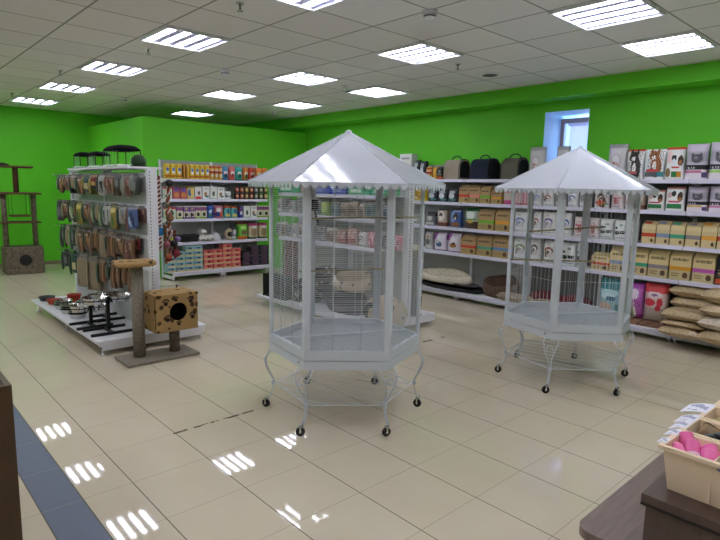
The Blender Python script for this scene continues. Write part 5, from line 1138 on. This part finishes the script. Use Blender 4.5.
for i, L_ in enumerate(lens):
    c_ = Vector((c0.x, c0.y, 0)) + u_*(off+L_/2+.012) - v_*(WB/2+.01)
    t = bin_('storage_bin', ('nearest beige bin, holding pink rolls', 'second beige bin, holding brown and dark packs', 'third beige bin, holding yellowish packs', 'fourth beige bin, farthest along the counter')[i]+', on the dark counter', -L_/2, L_/2, -WB/2, WB/2, 0, z1-BZ-.001, 0, (.07,) if i == 0 else (.1,))
    t.location = (c_.x, c_.y, BZ+.001); t.rotation_euler = (0, 0, ry); bins.append((c_, L_)); off += L_+.02
PINK = mat('pink_foil_roll', 'e86aa8', .35)
def roll(i, lx, ly, lz, ang, tilt, lab, m=PINK, nm='pink_roll', L_=.085, r=.021, cat='roll', ends='e8c8d8'):
    c_, _ = bins[i]; p = c_+u_*lx+v_*ly
    t = thing(nm, lab, cat, (p.x, p.y, BZ+.01+lz), 0, cat+'s in the bins'); t.rotation_euler = (tilt, 0, ang)
    b = MB(); b.lathe([(r*.3, 0), (r*.9, .001), (r, .006), (r*.97, L_*.5), (r, L_-.006), (r*.9, L_-.001), (r*.3, L_)], 14, cap=True); part('roll_wrap', b, m, t)
    part('roll_band', MB().lathe([(r*1.015, L_*.3), (r*1.015, L_*.42)], 14), mat(nm+'_band', ends, .5) if nm+'_band' not in bpy.data.materials else bpy.data.materials[nm+'_band'], t)
rr = [(-.045, .185, .06, 2.3, 1.1, 'pink roll in the corner of the nearest bin'), (-.01, .17, .065, 2.0, 1.0, 'pink roll second from the bin corner'), (.035, .19, .065, 2.3, .8, 'pink roll by the back of the nearest bin'), (-.03, .12, .06, 1.9, 1.0, 'pink roll third from the bin corner, leaning'),
      (.01, .105, .062, 2.4, .9, 'pink roll beside the divider of the nearest bin'), (.05, .13, .06, 2.1, 1.1, 'pink roll nearest the second bin')]
for lx, ly, lz, a, tl, lb in rr: roll(0, lx, ly-.035, lz+.012, a+ry, tl, lb, L_=.085, r=.026)
def crumple(i, lx, ly, lz, L_, W_, T_, m, lab, seed, nm, cat):
    c_, _ = bins[i]; p = c_+u_*lx+v_*ly
    o = link(nm, pillow_mesh(nm, L_, W_, T_, m, seed, 12, 8), None, (p.x, p.y, BZ+.03+lz), ry+rnd.uniform(-.6, .6)); o.rotation_euler[0] = .5*math.sin(seed*1.7); o.rotation_euler[1] = .35*math.cos(seed*2.1); tag(o, lab, cat, cat+'s in the bins')
SILV = mat('silver_blue_foil', 'b8bcd0', .3, metal=.3, noise=.5, nscale=25, bump=.8); BRF = mat('brown_gold_foil', '8a6a3c', .35, noise=.7, nscale=22, bump=.8); DKF = mat('dark_grey_foil', '3c4048', .35, noise=.4, nscale=25, bump=.8); YLF = mat('olive_yellow_foil', 'b09c50', .4, noise=.6, nscale=22, bump=.8)
for j, (lx, ly, lz, m_, lb) in enumerate(((-.035, .02, .08, SILV, 'silver blue pouch beside the pink rolls'), (.035, .03, .075, SILV, 'silver pouch near the back of the nearest bin'), (0, -.05, .08, DKF, 'dark grey pouch in the nearest bin'))):
    crumple(0, lx, ly, lz, .10, .07, .035, m_, lb, j+1, 'foil_pouch', 'pouch')
for j, (lx, ly, lz, m_) in enumerate(((-.03, .15, .07, DKF), (.03, .16, .075, BRF), (0, .09, .085, DKF), (-.03, .03, .07, BRF), (.04, .04, .075, DKF), (0, -.03, .08, SILV), (-.02, -.1, .08, DKF))):
    crumple(1, lx, ly, lz, .11, .075, .035, m_, ('dark', 'brown', 'dark', 'brown', 'dark', 'silver', 'dark')[j]+' foil pouch, '+ORD[j]+' from the left in the second bin', j+7, 'foil_pouch', 'pouch')
for j, (lx, ly, lz, m_) in enumerate(((-.02, .15, .08, YLF), (.03, .1, .08, YLF), (-.02, .03, .08, BRF), (.02, -.05, .08, SILV), (0, -.12, .08, DKF))):
    crumple(2, lx, ly, lz, .11, .075, .035, m_, ('yellowish', 'yellowish', 'brown', 'silver', 'dark')[j]+' foil pouch, '+ORD[j]+' from the left in the third bin', j+17, 'foil_pouch', 'pouch')
# price papers clipped on the outer rim of the bins
def paper(i, lx, wd_, lab, droop=.045, ex=.03):
    c_, _ = bins[i]; fn_ = art('e8e6f2', [('n', 'a8a8c4', .1, .9, .15, .85, 2)])
    b = MB(); n = 10; k_ = 8; base = 0
    for s in (0, 1):
        base = len(b.v)
        for q in range(n+1):
            tq = q/n
            for r_ in range(k_+1):
                b.v.append(((r_/k_-.5)*wd_+.02*tq, ex*tq*1.7-.012, .0025-droop*tq**1.6-.0012*s))
        for q in range(n):
            for r_ in range(k_):
                b.col = fn_((r_+.5)/k_, 1-(q+.5)/n); f_ = [base+q*(k_+1)+r_, base+q*(k_+1)+r_+1, base+(q+1)*(k_+1)+r_+1, base+(q+1)*(k_+1)+r_]; b.face(f_[::-1] if s == 0 else f_)
    p = c_+u_*lx+v_*(WB/2+.0085)
    o = link('price_paper', b.mesh('price_paper', PAPER), None, (p.x, p.y, z1-.0005), ry); tag(o, lab, 'price tag', 'price papers on the bins')
paper(0, -.04, .05, 'small white paper at the corner of the nearest bin', .012, .018)
paper(0, .06, .06, 'small white price paper between the first two bins', .02, .026)
paper(1, -.02, .08, 'white price paper on the second bin rim', .03, .036)
paper(1, .065, .085, 'white price paper between second and third bins', .03, .042)
paper(2, .03, .12, 'largest white price paper, on the third bin rim', .03, .055)

# left counter post
t = thing('wooden_stand', 'dark brown wooden stand cut off by the left edge', 'stand')
LX, LY, LZ = .393, 2.335, .90
part('front_panel', MB().box(-.6, LX-.02, LY, LY+.02, 0, LZ), BWOOD, t)
part('side_panel', MB().box(LX-.02, LX, LY, LY+1.1, 0, LZ), BWOOD, t)
part('stand_shelf', MB().box(-.6, LX-.021, LY+.021, LY+1.08, LZ-.05, LZ-.03), SWOOD, t)
t = thing('card_reader', 'black device lying at the left edge on the wooden stand', 'device', (.27, 2.56, LZ-.029))
part('device_body', MB().box(-.2, .045, -.12, .03, 0, .14, bev=.01), BLACK, t)
part('device_screen', MB().box(-.14, .03, -.1, .0, .1405, .1425), DKMAT, t)

# ------------------------------------------------------------------ shrink the furniture about the camera's foot point on the floor (one size for everything)
for o in list(sc.objects):
    if o.parent is None and 'category' in o and o.name not in CEILING_THINGS:
        o.location = o.location*U; o.scale = o.scale*U
